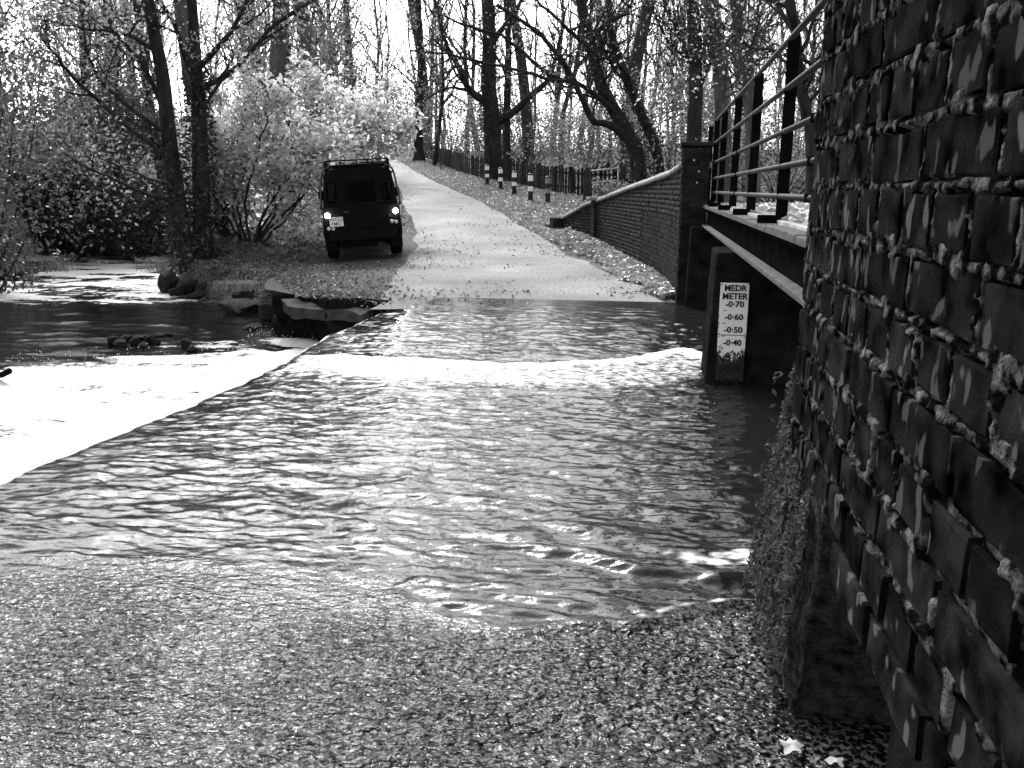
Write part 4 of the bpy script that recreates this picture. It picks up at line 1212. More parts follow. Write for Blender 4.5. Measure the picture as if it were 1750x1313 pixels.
# roughened slab pieces
sl_px = [(481, 513), (488, 507.5), (515, 509.5), (561, 516.5), (600, 515), (645, 513.5), (650, 517), (628, 531), (616, 537), (605, 532), (583, 529), (525, 529), (493, 525)]
M_slab = mat('broken_slab', .015, .055, 9, .85, .7, 70, .1, 9, .25)
bm = bmesh.new()
tp = []
for a, b in sl_px:
    p = on_z(a, b, -.045 - .08*max(0, (b-512)/20)); tp.append(p)
tv = [bm.verts.new(p) for p in tp]; bv = [bm.verts.new((p[0]+random.uniform(-.03, .03), p[1]+random.uniform(0, .05), p[2]-.16)) for p in tp]
bm.faces.new(tv); bm.faces.new(bv[::-1])
for i in range(len(tv)):
    j = (i+1) % len(tv); bm.faces.new((tv[i], bv[i], bv[j], tv[j]))
bmesh.ops.recalc_face_normals(bm, faces=bm.faces); bmesh.ops.triangulate(bm, faces=bm.faces)
bmesh.ops.subdivide_edges(bm, edges=[e for e in bm.edges if e.calc_length() > .12], cuts=3, use_grid_fill=True); bmesh.ops.triangulate(bm, faces=bm.faces)
for v in bm.verts:
    q = v.co; v.co.z += .05*(float(noise(q.x*7, q.y*7, q.z*7))-.5); v.co.y += .06*(float(noise(q.x*9, q.y*5, q.z*9+4))-.5)
o = bm_obj('broken_slab', bm, M_slab); tag(o, 'broken concrete slab sagging over the hollow at the lane edge', 'slab')
bm = bmesh.new()
dark = [(466, 504), (500, 503.5), (530, 508), (560, 513.5), (600, 512.5), (645, 511.5), (655, 519)]
a_ = [on_z(x, y, .006) for x, y in dark]
tv = [bm.verts.new((p[0], p[1]-.01, -.0)) for p in a_]; bv = [bm.verts.new((p[0], p[1]+.02, -.62)) for p in a_]
cv = [bm.verts.new((p[0]-.03, p[1]+.45, -.62)) for p in a_]; dv = [bm.verts.new((p[0]-.03, p[1]+.45, -.001)) for p in a_]
for i in range(len(tv)-1):
    for q in ((tv[i], bv[i], bv[i+1], tv[i+1]), (bv[i], cv[i], cv[i+1], bv[i+1]), (cv[i], dv[i], dv[i+1], cv[i+1]), (dv[i], tv[i], tv[i+1], dv[i+1])): bm.faces.new(q)
bm.faces.new((tv[0], dv[0], cv[0], bv[0])); bm.faces.new((tv[-1], bv[-1], cv[-1], dv[-1]))
bmesh.ops.recalc_face_normals(bm, faces=bm.faces)
bmesh.ops.triangulate(bm, faces=bm.faces)
bmesh.ops.subdivide_edges(bm, edges=[e for e in bm.edges if e.calc_length() > .15], cuts=4, use_grid_fill=True); bmesh.ops.triangulate(bm, faces=bm.faces)
for v in bm.verts:
    q = v.co; k = min(1, max(0, -q.z*8)); v.co.x += .16*k*(float(noise(q.x*5, q.y*5, q.z*6))-.5); v.co.y += .22*k*(float(noise(q.x*4, q.y*4, q.z*5+4))-.5); v.co.z += .03*(float(noise(q.x*6, q.y*6))-.7)
tag(bm_obj('lane_edge', bm, M_core), kind='structure')
p = on_z(0, 650, WZ)
tag(tube_obj('driftwood', [p+np.array([-.5, .2, .0]), p+np.array([.02, 0, .06]), p+np.array([.16, -.02, .12])], .035, M_core, None, 7), 'short dark stick of driftwood poking out of the foam', 'driftwood')

# ------------------------------------------------------------------ trees
M_bark = mat('dark_bark', .010, .05, 7, .95, .9, 22, .1, 8, .22, stretch=(1, 1, .35), bdist=.04)
M_bark2 = mat('grey_bark', .035, .12, 7, .95, .8, 22, .1, 8, .22, rnd=.45, stretch=(1, 1, .35), bdist=.04)
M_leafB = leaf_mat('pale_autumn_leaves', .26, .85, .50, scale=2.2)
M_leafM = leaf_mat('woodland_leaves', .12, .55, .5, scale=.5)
M_leafD = leaf_mat('evergreen_leaves', .015, .16, .35, gloss=.04, scale=.9)
M_leafG = leaf_mat('grey_foliage', .04, .40, .5, scale=.7)
M_canopy = leaf_mat('shade_canopy_leaves', .02, .12, .15, scale=.7)  # for the added trees, kept dark so the water mirrors dark crowns
M_ivy = leaf_mat('ivy_leaves', .012, .07, .15, gloss=.03, scale=1.5)

class Tree:
    def __init__(self, seed):
        self.rng = np.random.default_rng(seed); self.paths = []; self.tips = []; self.dirs = []
    def limb(self, pts, r0, r1, n=14, sides=7, wob=.0):
        P_ = catmull(pts, n)
        if wob: P_[1:] += self.rng.normal(size=(n-1, 3))*wob
        rad = r0 + (r1-r0)*np.linspace(0, 1, n)**.8
        self.paths.append((P_, rad, sides)); return P_, rad
    def sprout(self, P_, rad, count, length, level, t0=.2, t1=1.0, up=.25, spread=.9, keep=.55, leaf_from=2):
        rng = self.rng; n = len(P_)
        for k in range(count):
            t = t0+(t1-t0)*(k+rng.random())/count
            i = min(int(t*(n-1)), n-2)
            o = P_[i] + (P_[i+1]-P_[i])*(t*(n-1)-i)
            tg = P_[i+1]-P_[i]; tg = tg/(np.linalg.norm(tg)+1e-9)
            d = rng.normal(size=3); d -= tg*np.dot(d, tg); d /= np.linalg.norm(d)+1e-9
            v = tg*keep + d*spread + np.array([0, 0, up]); v /= np.linalg.norm(v)
            L = length*(1.15-.6*t)*rng.uniform(.6, 1.25)
            m = 6 if level < 3 else 4
            pts = [o]; vv = v.copy()
            for q in range(m-1):
                vv = vv + rng.normal(size=3)*.22 + np.array([0, 0, up*.18]); vv /= np.linalg.norm(vv)
                pts.append(pts[-1]+vv*L/(m-1))
            r0 = min(rad[i]*.62, .012+.022*L); pts = np.array(pts)
            rr = np.linspace(r0, max(r0*.25, .004), m)
            self.paths.append((pts, rr, 5 if level == 1 else (4 if level == 2 else 3)))
            if level >= leaf_from:
                self.tips.append(pts[1:])
            if level < 3:
                self.sprout(pts, rr, [0, 6, 5][level], L*.5, level+1, .25, 1, up, spread, keep, leaf_from)
    def wood(self):
        return tube_np(self.paths)
    def leaf_pos(self, per, jit):
        if not self.tips: return np.zeros((0, 3))
        T = np.concatenate(self.tips); T = np.repeat(T, per, axis=0) if per >= 1 else T[self.rng.random(len(T)) < per]
        return T + self.rng.normal(size=T.shape)*jit
def make_tree(name, tb, base, label, cat, bark, leafm, per, jit, size, group=None, ivy=None, up=.5, drop=0.0):
    root = empty(name, tuple(base)); base = np.asarray(base, float)
    V, Q = tb.wood(); link('trunk', mesh_np('trunk', V-base, Q, smooth=True), bark, root)
    if per:
        Pn = tb.leaf_pos(per, jit)
        leaf_obj('crown', Pn-base, size, leafm, root, tb.rng, up=up, drop=drop)
    if ivy is not None and len(ivy):
        leaf_obj('ivy', np.asarray(ivy)-base, .10, M_ivy, root, tb.rng, up=.1)
    return tag(root, label, cat, group)
def pxp(pts, d, dj=0.0, rng=RNG):
    """pixel polyline at forward distance d (scalar or per point)"""
    out = []
    for i, q in enumerate(pts):
        dd_ = d[i] if hasattr(d, '__len__') else d
        out.append(at_d(q[0], q[1], dd_ + (dj*(rng.random()-.5)*2 if i else 0)))
    return np.array(out)
def ivy_on(P_, rad, n, rng, z1, spread=1.25):
    i = rng.integers(0, len(P_)-1, n); t = rng.random(n)[:, None]
    c = P_[i]*(1-t)+P_[i+1]*t
    d = rng.normal(size=(n, 3)); d[:, 2] *= .3; d /= np.linalg.norm(d, axis=1)[:, None]
    p = c + d*(rad[i][:, None]*spread + rng.random((n, 1))*.12)
    return p[(p[:, 2] < z1)]

# --- twin-stemmed tree on the river bank
D = 18.4
tb = Tree(1)
s1, r1 = tb.limb(pxp([(338, 498), (322, 450), (310, 400), (300, 320), (288, 230), (278, 130), (262, 50), (245, -60), (232, -220), (220, -420)], [18.2, 18.2, 18.3, 18.3, 18.2, 18.0, 17.8, 17.5, 17.2, 17]), .26, .07, 30, 10)
s2, r2 = tb.limb(pxp([(350, 496), (350, 450), (346, 400), (343, 300), (340, 200), (335, 120), (330, 40), (322, -100), (318, -300)], [18.5, 18.5, 18.6, 18.7, 18.8, 18.9, 19, 19, 19]), .27, .08, 28, 10)
def LB(pts, d0, d1, ra, rb_, cnt=7, ln=1.1, up=.15, level=1, n=14):
    P_, r_ = tb.limb(pxp(pts, list(np.linspace(d0, d1, len(pts)))), ra, rb_, n, 6, .012)
    tb.sprout(P_, r_, cnt, ln, level, .25, 1, up)
LB([(291, 274), (206, 206), (130, 137), (99, 99), (79, 65), (77, 30)], 18.2, 15.5, .06, .015)
LB([(281, 228), (225, 185), (178, 147), (158, 113), (150, 82), (140, 20)], 18.2, 16.5, .055, .015)
LB([(303, 345), (247, 331), (192, 305), (151, 288), (110, 262)], 18.2, 16, .05, .012)
LB([(301, 318), (250, 303), (195, 280), (165, 265)], 18.2, 19.5, .045, .012)
LB([(340, 160), (352, 146), (398, 123), (436, 80), (470, 42), (528, 5), (560, -30)], 18.8, 19.5, .085, .03, 8, 1.4)
LB([(336, 140), (322, 110), (308, 70), (292, 30), (265, -10), (240, -60)], 18.8, 18, .08, .03)
LB([(345, 200), (370, 150), (430, 90), (470, 60)], 18.8, 21, .05, .02)
LB([(285, 200), (250, 120), (200, 60), (140, 20), (60, -10)], 18.2, 17, .06, .02, 8, 1.5)
LB([(270, 90), (220, 60), (150, 50), (80, 35)], 17.9, 15.5, .05, .012, 8, 1.3)
LB([(336, 120), (390, 60), (430, -10), (460, -80)], 18.8, 18, .07, .02, 8, 1.6)
LB([(255, 0), (200, -60), (120, -120)], 17.6, 15, .06, .02, 8, 1.6); LB([(325, -60), (420, -160), (500, -260)], 19, 18, .06, .02, 8, 1.8)
iv = np.concatenate([ivy_on(s1[:14], r1[:14], 900, tb.rng, 3.2), ivy_on(s2[:18], r2[:18], 2200, tb.rng, 4.6, 1.35)])
bp_ = on_z(340, 497, WZ+.05)
make_tree('riverside_tree', tb, (bp_[0], bp_[1], g1(bp_[0], bp_[1])), 'ivy-clad twin-stemmed dark tree leaning over the river bank', 'tree', M_bark, M_leafG, .45, .18, .085, ivy=iv)

# --- pale-leaved shrub beside the vehicle
tb = Tree(2)
b0 = np.array(pxp([(428, 424)], 20.2)[0])
stems = [([(425, 424), (405, 350), (400, 280), (415, 210), (430, 150)], 20.2, 20.5), ([(430, 424), (455, 360), (490, 310), (540, 268), (590, 245)], 20.2, 19.0),
         ([(420, 424), (395, 380), (365, 330), (345, 270), (350, 210)], 20.2, 19.6), ([(432, 424), (460, 330), (480, 250), (500, 180), (520, 130)], 20.2, 21.5),
         ([(436, 424), (490, 340), (540, 290), (580, 230), (620, 190), (660, 185)], 20.2, 21.5), ([(440, 424), (500, 350), (560, 300), (610, 258), (650, 232), (690, 225)], 20.2, 20.5),
         ([(428, 424), (420, 340), (440, 260), (455, 200), (450, 160)], 20.2, 19.2), ([(430, 424), (470, 350), (520, 270), (560, 210), (600, 165)], 20.2, 23),
         ([(424, 424), (400, 370), (385, 300), (375, 230), (380, 170)], 20.2, 21), ([(438, 424), (480, 380), (520, 330), (560, 268), (600, 225), (640, 210), (680, 245)], 20.2, 20.8)]
for q, d0, d1 in stems:
    P_, r_ = tb.limb(pxp(q, list(np.linspace(d0, d1, len(q)))), .038, .010, 18, 6, .03)
    tb.sprout(P_, r_, 12, 1.05, 1, .22, 1, .05, leaf_from=2)
make_tree('pale_leaved_shrub', tb, (b0[0], b0[1], g1(b0[0], b0[1])), 'spreading shrub thick with pale bright leaves beside the parked vehicle', 'shrub', M_bark, M_leafB, .75, .15, .15, up=.7)

def tree_px(name, label, cat, seed, trunks, limbs, bark=M_bark, leafm=M_leafM, per=1, jit=.25, size=.11, ivyn=0, group=None, top_extra=True):
    """trunks: (pixel polyline, d, width px bottom, width px top); limbs: (pixel polyline, d0, d1, w0px, w1px)"""
    global tb
    tb = Tree(seed); ivy = []
    base = None
    for pts, d, w0, w1 in trunks:
        Pq = pxp(pts, d)
        if base is None:
            base = Pq[0].copy(); 
        gz_ = g1(Pq[0][0], Pq[0][1])
        Pq[0][2] = gz_-.1
        P_, r_ = tb.limb(Pq, w0*d/F/2, w1*d/F/2, 24, 9, .01)
        r_[0] *= 1.35
        tb.sprout(P_, r_, 9, 2.6, 1, .35, 1, .3)
        if ivyn: ivy.append(ivy_on(P_[:16], r_[:16], ivyn, tb.rng, 50, 1.2))
    for pts, d0, d1, w0, w1 in limbs:
        Pq = pxp(pts, list(np.linspace(d0, d1, len(pts))))
        P_, r_ = tb.limb(Pq, w0*d0/F/2, w1*d0/F/2, 18, 6, .015)
        tb.sprout(P_, r_, 8, 1.5, 1, .25, 1, .2)
    return make_tree(name, tb, (base[0], base[1], g1(base[0], base[1])), label, cat, bark, leafm, per, jit, size, group, np.concatenate(ivy) if ivy else None)

tree_px('oak_tree', 'massive ivy-wrapped tree trunk standing directly behind the paling fence', 'tree', 11,
        [([(844, 292), (841, 230), (838, 180), (834, 130), (836, 60), (832, -20), (830, -150), (836, -300)], 41, 32, 16)],
        [([(832, 175), (803, 155), (786, 120), (765, 80), (755, 50), (740, -20)], 41, 38, 14, 4), ([(850, 210), (885, 185), (910, 160), (935, 140), (952, 90), (965, 20)], 41, 39, 15, 4),
         ([(834, 80), (880, 20), (920, -60)], 41, 42, 12, 4), ([(800, 155), (770, 150), (735, 165), (710, 190)], 40, 37, 6, 2)], ivyn=2600, leafm=M_leafG, per=.3, size=.10)
tree_px('slender_tree', 'slender upright tree close beside the massive ivy-wrapped trunk', 'tree', 12, [([(866, 286), (866, 180), (869, 80), (862, -50), (864, -200)], 43, 14, 8)], [], ivyn=400)
tree_px('leaning_tree', 'twisting dark tree leaning over the lane with long sweeping bare branches', 'tree', 13,
        [([(1098, 312), (1088, 268), (1074, 232), (1050, 190), (1025, 140), (1005, 60), (990, -10), (975, -120), (968, -260)], 27, 30, 12),
         ([(1132, 306), (1122, 260), (1105, 215), (1085, 170), (1065, 120), (1045, 60), (1040, -10), (1030, -140)], 28, 20, 9)],
        [([(1080, 245), (1045, 213), (1014, 208), (994, 165), (976, 129), (953, 93), (927, 62), (891, 36), (850, 10)], 27, 23, 14, 4),
         ([(1058, 200), (1020, 165), (983, 141), (947, 139), (891, 121), (829, 108), (778, 95), (700, 86)], 27, 21, 8, 2.5),
         ([(1040, 178), (999, 149), (942, 129), (891, 87), (850, 57), (800, 45), (740, 20)], 27, 22, 8, 2.5),
         ([(1008, 70), (1035, 40), (1070, 20), (1090, -20)], 27, 24, 8, 3), ([(1012, 90), (960, 40), (905, -10)], 27, 24, 8, 3),
         ([(1085, 172), (1060, 110), (1000, 98), (930, 92)], 28, 25, 6, 2)], per=.12, size=.07, jit=.2, ivyn=900, leafm=M_leafG)
tree_px('dark_tree', 'thick dark straight tree behind the brick end pillar', 'tree', 14, [([(1182, 330), (1185, 250), (1189, 154), (1185, 51), (1180, -60), (1178, -220)], 25, 30, 16)],
        [([(1187, 120), (1160, 60), (1135, 0)], 25, 24, 9, 4), ([(1188, 160), (1220, 100), (1240, 40)], 25, 25, 8, 3)], leafm=M_leafG, per=.25, size=.075)
tree_px('pale_tree', 'pale grey-barked tree seen through the footbridge railing', 'tree', 15, [([(1292, 345), (1286, 230), (1280, 158), (1272, 100), (1262, 50), (1255, -20), (1245, -160)], 23, 26, 18)],
        [([(1236, 200), (1238, 150), (1233, 110)], 23, 22.5, 9, 7), ([(1275, 110), (1310, 50), (1340, 0)], 23, 23, 8, 3)], bark=M_bark2, leafm=M_leafM, per=.25, size=.075)
tree_px('bent_tree', 'dark crooked tree beyond the far railing with a long bare bough', 'tree', 16, [([(1392, 345), (1388, 250), (1378, 190), (1365, 130), (1360, 60), (1348, 0), (1345, -120)], 18, 24, 12)],
        [([(1372, 165), (1390, 112), (1330, 90), (1290, 82), (1254, 60), (1236, 72), (1180, 73)], 18, 13, 7, 2.2), ([(1262, 64), (1225, 88), (1180, 92)], 14, 13, 3, 1.5)], leafm=M_leafM, per=.2, size=.065)
tree_px('bank_tree', 'straight thin dark tree on the far river bank', 'tree', 17, [([(128, 432), (132, 330), (140, 230), (143, 130), (141, 0), (138, -150)], 27, 15, 8)], [([(141, 100), (155, 82), (190, 78), (225, 85)], 27, 26, 6, 2)], leafm=M_leafG, per=.4)
tree_px('bank_tree', 'leaning tree behind the twin-stemmed one across the river', 'tree', 18, [([(292, 425), (268, 250), (252, 150), (240, 60), (230, -40), (222, -200)], 28, 18, 10)], [], leafm=M_leafG, per=.4)
tree_px('ivy_stump_tree', 'dark ivy-smothered trunk at the top of the lane by the fence end', 'tree', 19, [([(716, 262), (714, 200), (720, 120), (716, 40), (712, -60)], 55, 18, 9)], [], ivyn=900, leafm=M_leafG)
tree_px('ivy_stump_tree', 'dark ivied trunk left of the lane crest behind the vehicle', 'tree', 20, [([(604, 290), (603, 220), (598, 120), (592, 20), (588, -100)], 46, 18, 9)], [], ivyn=700, leafm=M_leafG)

# --- woodland beyond: eight kinds of tree, copied
def variant(seed, H, R0, leafs, lm, bark, size, t0=.22):
    t = Tree(seed); rng = t.rng
    pts = [np.array([0, 0, -.2])]
    lean = rng.normal(size=2)*.05
    for k in range(6): pts.append(np.array([lean[0]*(k+1)*H/6+rng.normal()*.18, lean[1]*(k+1)*H/6+rng.normal()*.18, H*(k+1)/6]))
    P_, r_ = t.limb(np.array(pts), R0, R0*.25, 22, 7)
    t.sprout(P_, r_, 15, H*.30, 1, t0, 1, .42, .8, .5)
    V, Q = t.wood(); mw = mesh_np('trunk', V, Q, smooth=True); mw.materials.append(bark)
    Lp = t.leaf_pos(leafs, .28); Vl, Tl = leaf_cards(Lp, size, rng, up=.4); ml = mesh_np('crown', Vl, tris=Tl); ml.materials.append(lm)
    return mw, ml
DESC = ['tall mid-thick', 'very tall thick grey', 'medium-height slim grey', 'tall sparse dark-stemmed', 'short slim grey', 'tallest thick-trunked grey', 'medium-height slim dark', 'short thin grey', 'thin whippy bare', 'thin crooked bare']
VAR = [variant(100+k, [15, 17, 13, 16, 12, 18, 14, 11][k], [.20, .24, .14, .18, .12, .26, .13, .10][k], [.5, .3, .6, .2, .6, .25, .4, .6][k],
               M_leafM if k % 2 else M_leafG, M_bark2 if k % 3 else M_bark, .105) for k in range(8)]
def sapling(seed, H):
    t = Tree(seed); rng = t.rng
    pts = np.cumsum(np.concatenate([[[0, 0, -.1]], np.column_stack([rng.normal(size=7)*.14, rng.normal(size=7)*.14, np.full(7, H/7)])]), axis=0)
    P_, r_ = t.limb(pts, .055, .012, 18, 5); t.sprout(P_, r_, 14, H*.2, 2, .25, 1, .5, .6, .7)
    V, Q = t.wood(); mw = mesh_np('trunk', V, Q, smooth=True); mw.materials.append(M_bark2)
    Vl, Tl = leaf_cards(t.leaf_pos(.3, .15), .09, rng, up=.4); ml = mesh_np('crown', Vl, tris=Tl); ml.materials.append(M_leafM)
    return mw, ml
VAR += [sapling(300, 9), sapling(301, 8)]
DESC += ['tall full-crowned', 'tall heavy-limbed full-crowned', 'very tall high-crowned']
VAR += [variant(120, 17, .26, 2, M_canopy, M_bark, .13), variant(121, 18, .28, 2, M_canopy, M_bark, .13), variant(122, 18, .22, 2, M_canopy, M_bark2, .14, .55)]  # dense dark crowns shaped to hide sky above the ford
rt = random.Random(21)
placed = []
def plant(k, x, y, sc, label, group, name):
    z = g1(x, y)
    e_ = empty(name, (x, y, z), (0, 0, rt.uniform(0, 6.28))); e_.scale = (sc, sc, sc*rt.uniform(.95, 1.15))
    link('trunk', VAR[k][0], None, e_); link('crown', VAR[k][1], None, e_)
    tag(e_, label, 'tree', group)
def scatter(n, f0, f1, a0, a1, label, group, name, mind, kinds):
    c = 0; tries = 0
    while c < n and tries < 4000:
        tries += 1
        f = rt.uniform(f0, f1); px = rt.uniform(a0, a1); l = (px-875)/F*f
        x, y = from_fl(f, l)
        if any((x-a)**2+(y-b)**2 < mind**2 for a, b in placed): continue
        if float(road_dist(np.array([x]), np.array([y]))[0]) < 1.3 or float(riv_dist(np.array([x]), np.array([y]))[0]) < 1.0: continue
        placed.append((x, y)); kk = rt.choice(kinds); plant(kk, x, y, rt.uniform(.8, 1.2), DESC[kk]+' '+label, group, name); c += 1
scatter(34, 44, 80, 720, 1420, 'woodland tree among many behind the paling fence', 'woodland trees behind the fence', 'woodland_tree', 2.4, range(8))
scatter(16, 38, 80, 380, 640, 'woodland tree on the slope left of the lane crest', 'woodland trees left of the lane', 'woodland_tree', 2.4, range(8))
scatter(13, 31, 75, -60, 400, 'woodland tree on the far bank of the river', 'woodland trees across the river', 'woodland_tree', 2.2, range(8))
scatter(8, 30, 50, 1180, 1560, 'woodland tree beyond the footbridge', 'woodland trees beyond the footbridge', 'woodland_tree', 2.4, range(8))
scatter(36, 82, 125, -100, 1500, 'distant woodland tree against the bright sky', 'distant woodland trees', 'woodland_tree', 2.6, range(8))
scatter(46, 36, 62, 730, 1400, 'sapling in the wood behind the paling fence', 'saplings behind the fence', 'sapling', .9, (8, 9))
scatter(16, 30, 60, 60, 640, 'sapling on the wooded slope across from the fence', 'saplings on the left slope', 'sapling', .9, (8, 9))
# trees off to both sides that shade and are mirrored in the river
scatter(7, 8, 26, -1100, -420, 'woodland tree on the river bank beside the pool', 'trees beside the pool', 'woodland_tree', 3, range(8))

# tall trees added round the ford to block sky light and darken its reflections
for k, (x, y, kk, sc) in enumerate(((4.6, 2.5, 10, 1.0), (4.8, 8.0, 11, 1.1), (4.4, 14.5, 10, 1.2), (6.8, 21, 5, 1.0), (-8.5, -7, 11, 1.1), (-2.5, -8.5, 10, 1.1), (4.2, -5.5, 11, 1.2), (-17.5, 4.5, 10, 1.1), (-18, 11, 11, 1.1))):
    placed.append((x, y)); plant(kk, x, y, sc, DESC[kk]+' tree '+['on the upstream bank by the near wall', 'on the upstream bank beside the middle of the footbridge', 'upstream by the far end of the footbridge', 'on the path side beyond the footbridge', 'on the near bank below the weir', 'beside the lane on the near side of the ford', 'behind the near brick wall', 'on the left bank opposite the weir', 'on the left bank opposite the pool'][k], 'added shade trees round the ford', 'added_shade_tree')

for k, (px, f, kk, sc, lb) in enumerate(((480, 26, 12, 1.4, 'rising behind the pale-leaved shrub'), (375, 25, 12, 1.3, 'rising behind the twin-stemmed riverside tree'), (1060, 34, 12, 1.5, 'rising behind the leaning tree'), (1225, 25, 12, 1.35, 'rising behind the footbridge railing'),
                                         (905, 46, 12, 1.6, 'rising behind the row of bollards'), (560, 33, 12, 1.6, 'rising beside the lane above the vehicle'), (735, 60, 12, 1.7, 'rising at the upper end of the fence'))):
    x, y = from_fl(f, (px-875)/F*f)  # added too, to close off the sky mirrored ahead of the ford
    placed.append((x, y)); plant(kk, x, y, sc, 'very tall wide-crowned added shade tree '+lb, 'added shade trees round the ford', 'added_shade_tree')

# --- shrubs with clumped foliage
def shrub(name, label, px, py, d, w_, h_, dep, n, lm, size, seed, ncl=36, group=None, up=.3, drop=0, lift=0.0, cat='shrub'):
    rng = np.random.default_rng(seed)
    b = at_d(px, py, d); b[2] = g1(b[0], b[1])
    cl = rng.normal(size=(ncl, 3)); cl /= np.linalg.norm(cl, axis=1)[:, None]; cl *= rng.uniform(.45, 1.0, (ncl, 1))
    cen = b + np.array([0, 0, h_*.55+lift]) + cl*np.array([w_/2, dep/2, h_*.48])
    cen = cen[cen[:, 2] > b[2]-.1]
    i = rng.integers(0, len(cen), n)
    p = cen[i] + rng.normal(size=(n, 3))*np.array([w_, dep, h_])*.085
    t = Tree(seed); 
    for c in cen[:26]:
        mid = b*.5+c*.5+rng.normal(size=3)*.12; t.limb(np.array([b+rng.normal(size=3)*.05*np.array([1, 1, 0]), mid, c]), .035, .008, 8, 5)
    root = empty(name, tuple(b)); V, Q = t.wood(); link('stem', mesh_np('stem', V-b, Q, smooth=True), M_bark, root)
    leaf_obj('crown', p-b, size, lm, root, rng, up=up, drop=drop)
    return tag(root, label, cat, group)
shrub('evergreen_tree', 'tall dark evergreen overhanging the left bank of the river', -40, 470, 17.0, 5.0, 8.6, 4.5, 11000, M_leafD, .11, 1, 60, cat='tree', drop=.6)
shrub('evergreen_shrub', 'low dark evergreen shrub on the far left bank', 110, 440, 25.5, 5.5, 3.4, 3.0, 8000, M_leafD, .12, 2, 50)
shrub('evergreen_shrub', 'dark shrub between the far river and the twin-stemmed tree', 215, 437, 27, 4.6, 3.2, 3, 7000, M_leafD, .12, 3, 44)
shrub('evergreen_shrub', 'dark bush at the river bend behind the rocks', 285, 430, 25.5, 2.6, 2.2, 2, 3600, M_leafD, .11, 4)
shrub('leafy_shrub', 'grey-leaved shrub hanging over the river from the left bank', 60, 380, 24, 6, 4.6, 3.5, 4500, M_leafG, .11, 5, 50, lift=1.4, drop=.5)
shrub('leafy_shrub', 'tall grey-leaved shrub behind the thin bank tree', 190, 400, 31, 6.5, 6.0, 4, 4500, M_leafG, .12, 6, 60)
shrub('leafy_shrub', 'grey-leaved shrub rising above the pale-leaved one', 470, 330, 31, 7, 6.8, 4, 5000, M_leafG, .12, 7, 60)
shrub('leafy_shrub', 'grey-leaved bush at the left of the lane crest', 560, 290, 40, 7, 6, 4, 8000, M_leafG, .14, 8, 60)
shrub('leafy_shrub', 'small leafy bush below the pale-leaved shrub on the bank', 385, 425, 20.5, 1.6, 1.3, 1.2, 1700, M_leafG, .08, 9)
shrub('bramble', 'bramble growing against the back of the wing wall by the barrier', 1045, 335, 27.5, 1.4, .9, .8, 1100, M_leafG, .09, 10)
shrub('leafy_shrub', 'ivy-leaved shrub behind the leaning tree', 1150, 320, 31, 6, 4.6, 3, 8000, M_leafG, .12, 11, 60)
shrub('leafy_shrub', 'leafy shrub beyond the far end of the footbridge', 1330, 340, 26, 7, 3.6, 4, 9000, M_leafG, .11, 12, 60)
shrub('leafy_shrub', 'dim leafy shrub behind the barrier', 1010, 310, 42, 7, 3.4, 3, 6500, M_leafG, .13, 13, 50)
shrub('leafy_shrub', 'dim leafy shrub behind the bollards', 900, 295, 48, 8, 3.6, 3, 6500, M_leafG, .14, 14, 50)
shrub('leafy_shrub', 'dim leafy shrub behind the upper fence', 770, 270, 56, 9, 4.4, 3, 6500, M_leafG, .15, 15, 50)
shrub('leafy_shrub', 'leafy shrub closing the view at the head of the lane', 660, 250, 84, 14, 7, 4, 7000, M_leafG, .2, 16, 60)

# ------------------------------------------------------------------ ground cover and litter
def cover(name, label, cat, n, f0, f1, a0, a1, hfun, size, lm, seed, road_ok=False, clump=1.2, up=.6, thr=.45, behind_fence=False):
    rng = np.random.default_rng(seed)
    f = f0+(f1-f0)*rng.random(n); px = a0+(a1-a0)*rng.random(n); l = (px-875)/F*f
    x, y = from_fl(f, l)
    ok = (riv_dist(x, y) > .15) & (fbm(x*clump, y*clump, seed) > thr)
    rd = road_dist(x, y)
    ok &= (rd > .25) if not road_ok else (rd > -.15-.9*rng.random(n)**3)
    ok &= (apron_dist(x, y) > -.1-1.0*rng.random(n)**2) | (rng.random(n) < .05)
    ok &= ~((x > -4) & (y < 11.6))
    if behind_fence: ok &= f > np.interp(px, FPX[::-1], FPF[::-1]) + .8
    x, y = x[ok], y[ok]; z = ground(x, y) + hfun(rng, len(x), x, y)
    o = leaf_obj(name, np.stack([x, y, z], -1), size, lm, None, rng, up=up)
    return tag(o, label, cat, kind='stuff')
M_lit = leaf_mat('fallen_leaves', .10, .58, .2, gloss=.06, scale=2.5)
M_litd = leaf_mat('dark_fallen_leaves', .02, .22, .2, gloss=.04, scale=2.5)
cover('undergrowth', 'brambles and ferns covering the woodland floor behind the fence', 'undergrowth', 26000, 33, 82, 690, 1420, lambda r, n, x, y: r.random(n)**1.3*1.3*fbm(x*.5, y*.5, 2)*1.6, .15, M_leafG, 5, thr=.42, behind_fence=True)
cover('undergrowth', 'low undergrowth on the wooded slope left of the lane', 'undergrowth', 14000, 27, 75, 250, 640, lambda r, n, x, y: r.random(n)**1.4*1.4*fbm(x*.5, y*.5, 2)*1.6, .15, M_leafG, 6, thr=.42)
cover('undergrowth', 'undergrowth along the far bank of the river', 'undergrowth', 9000, 16, 45, -150, 330, lambda r, n, x, y: r.random(n)**1.3*1.2, .13, M_leafD, 7, thr=.38)
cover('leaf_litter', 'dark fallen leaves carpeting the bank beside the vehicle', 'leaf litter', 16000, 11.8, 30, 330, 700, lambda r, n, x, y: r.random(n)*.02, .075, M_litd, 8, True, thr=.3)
cover('leaf_litter', 'pale fallen leaves scattered on the verge by the bollards', 'leaf litter', 26000, 19, 66, 640, 1040, lambda r, n, x, y: .01+r.random(n)*.02, .09, M_lit, 9, True, thr=.30)
rng = np.random.default_rng(31); n = 5200
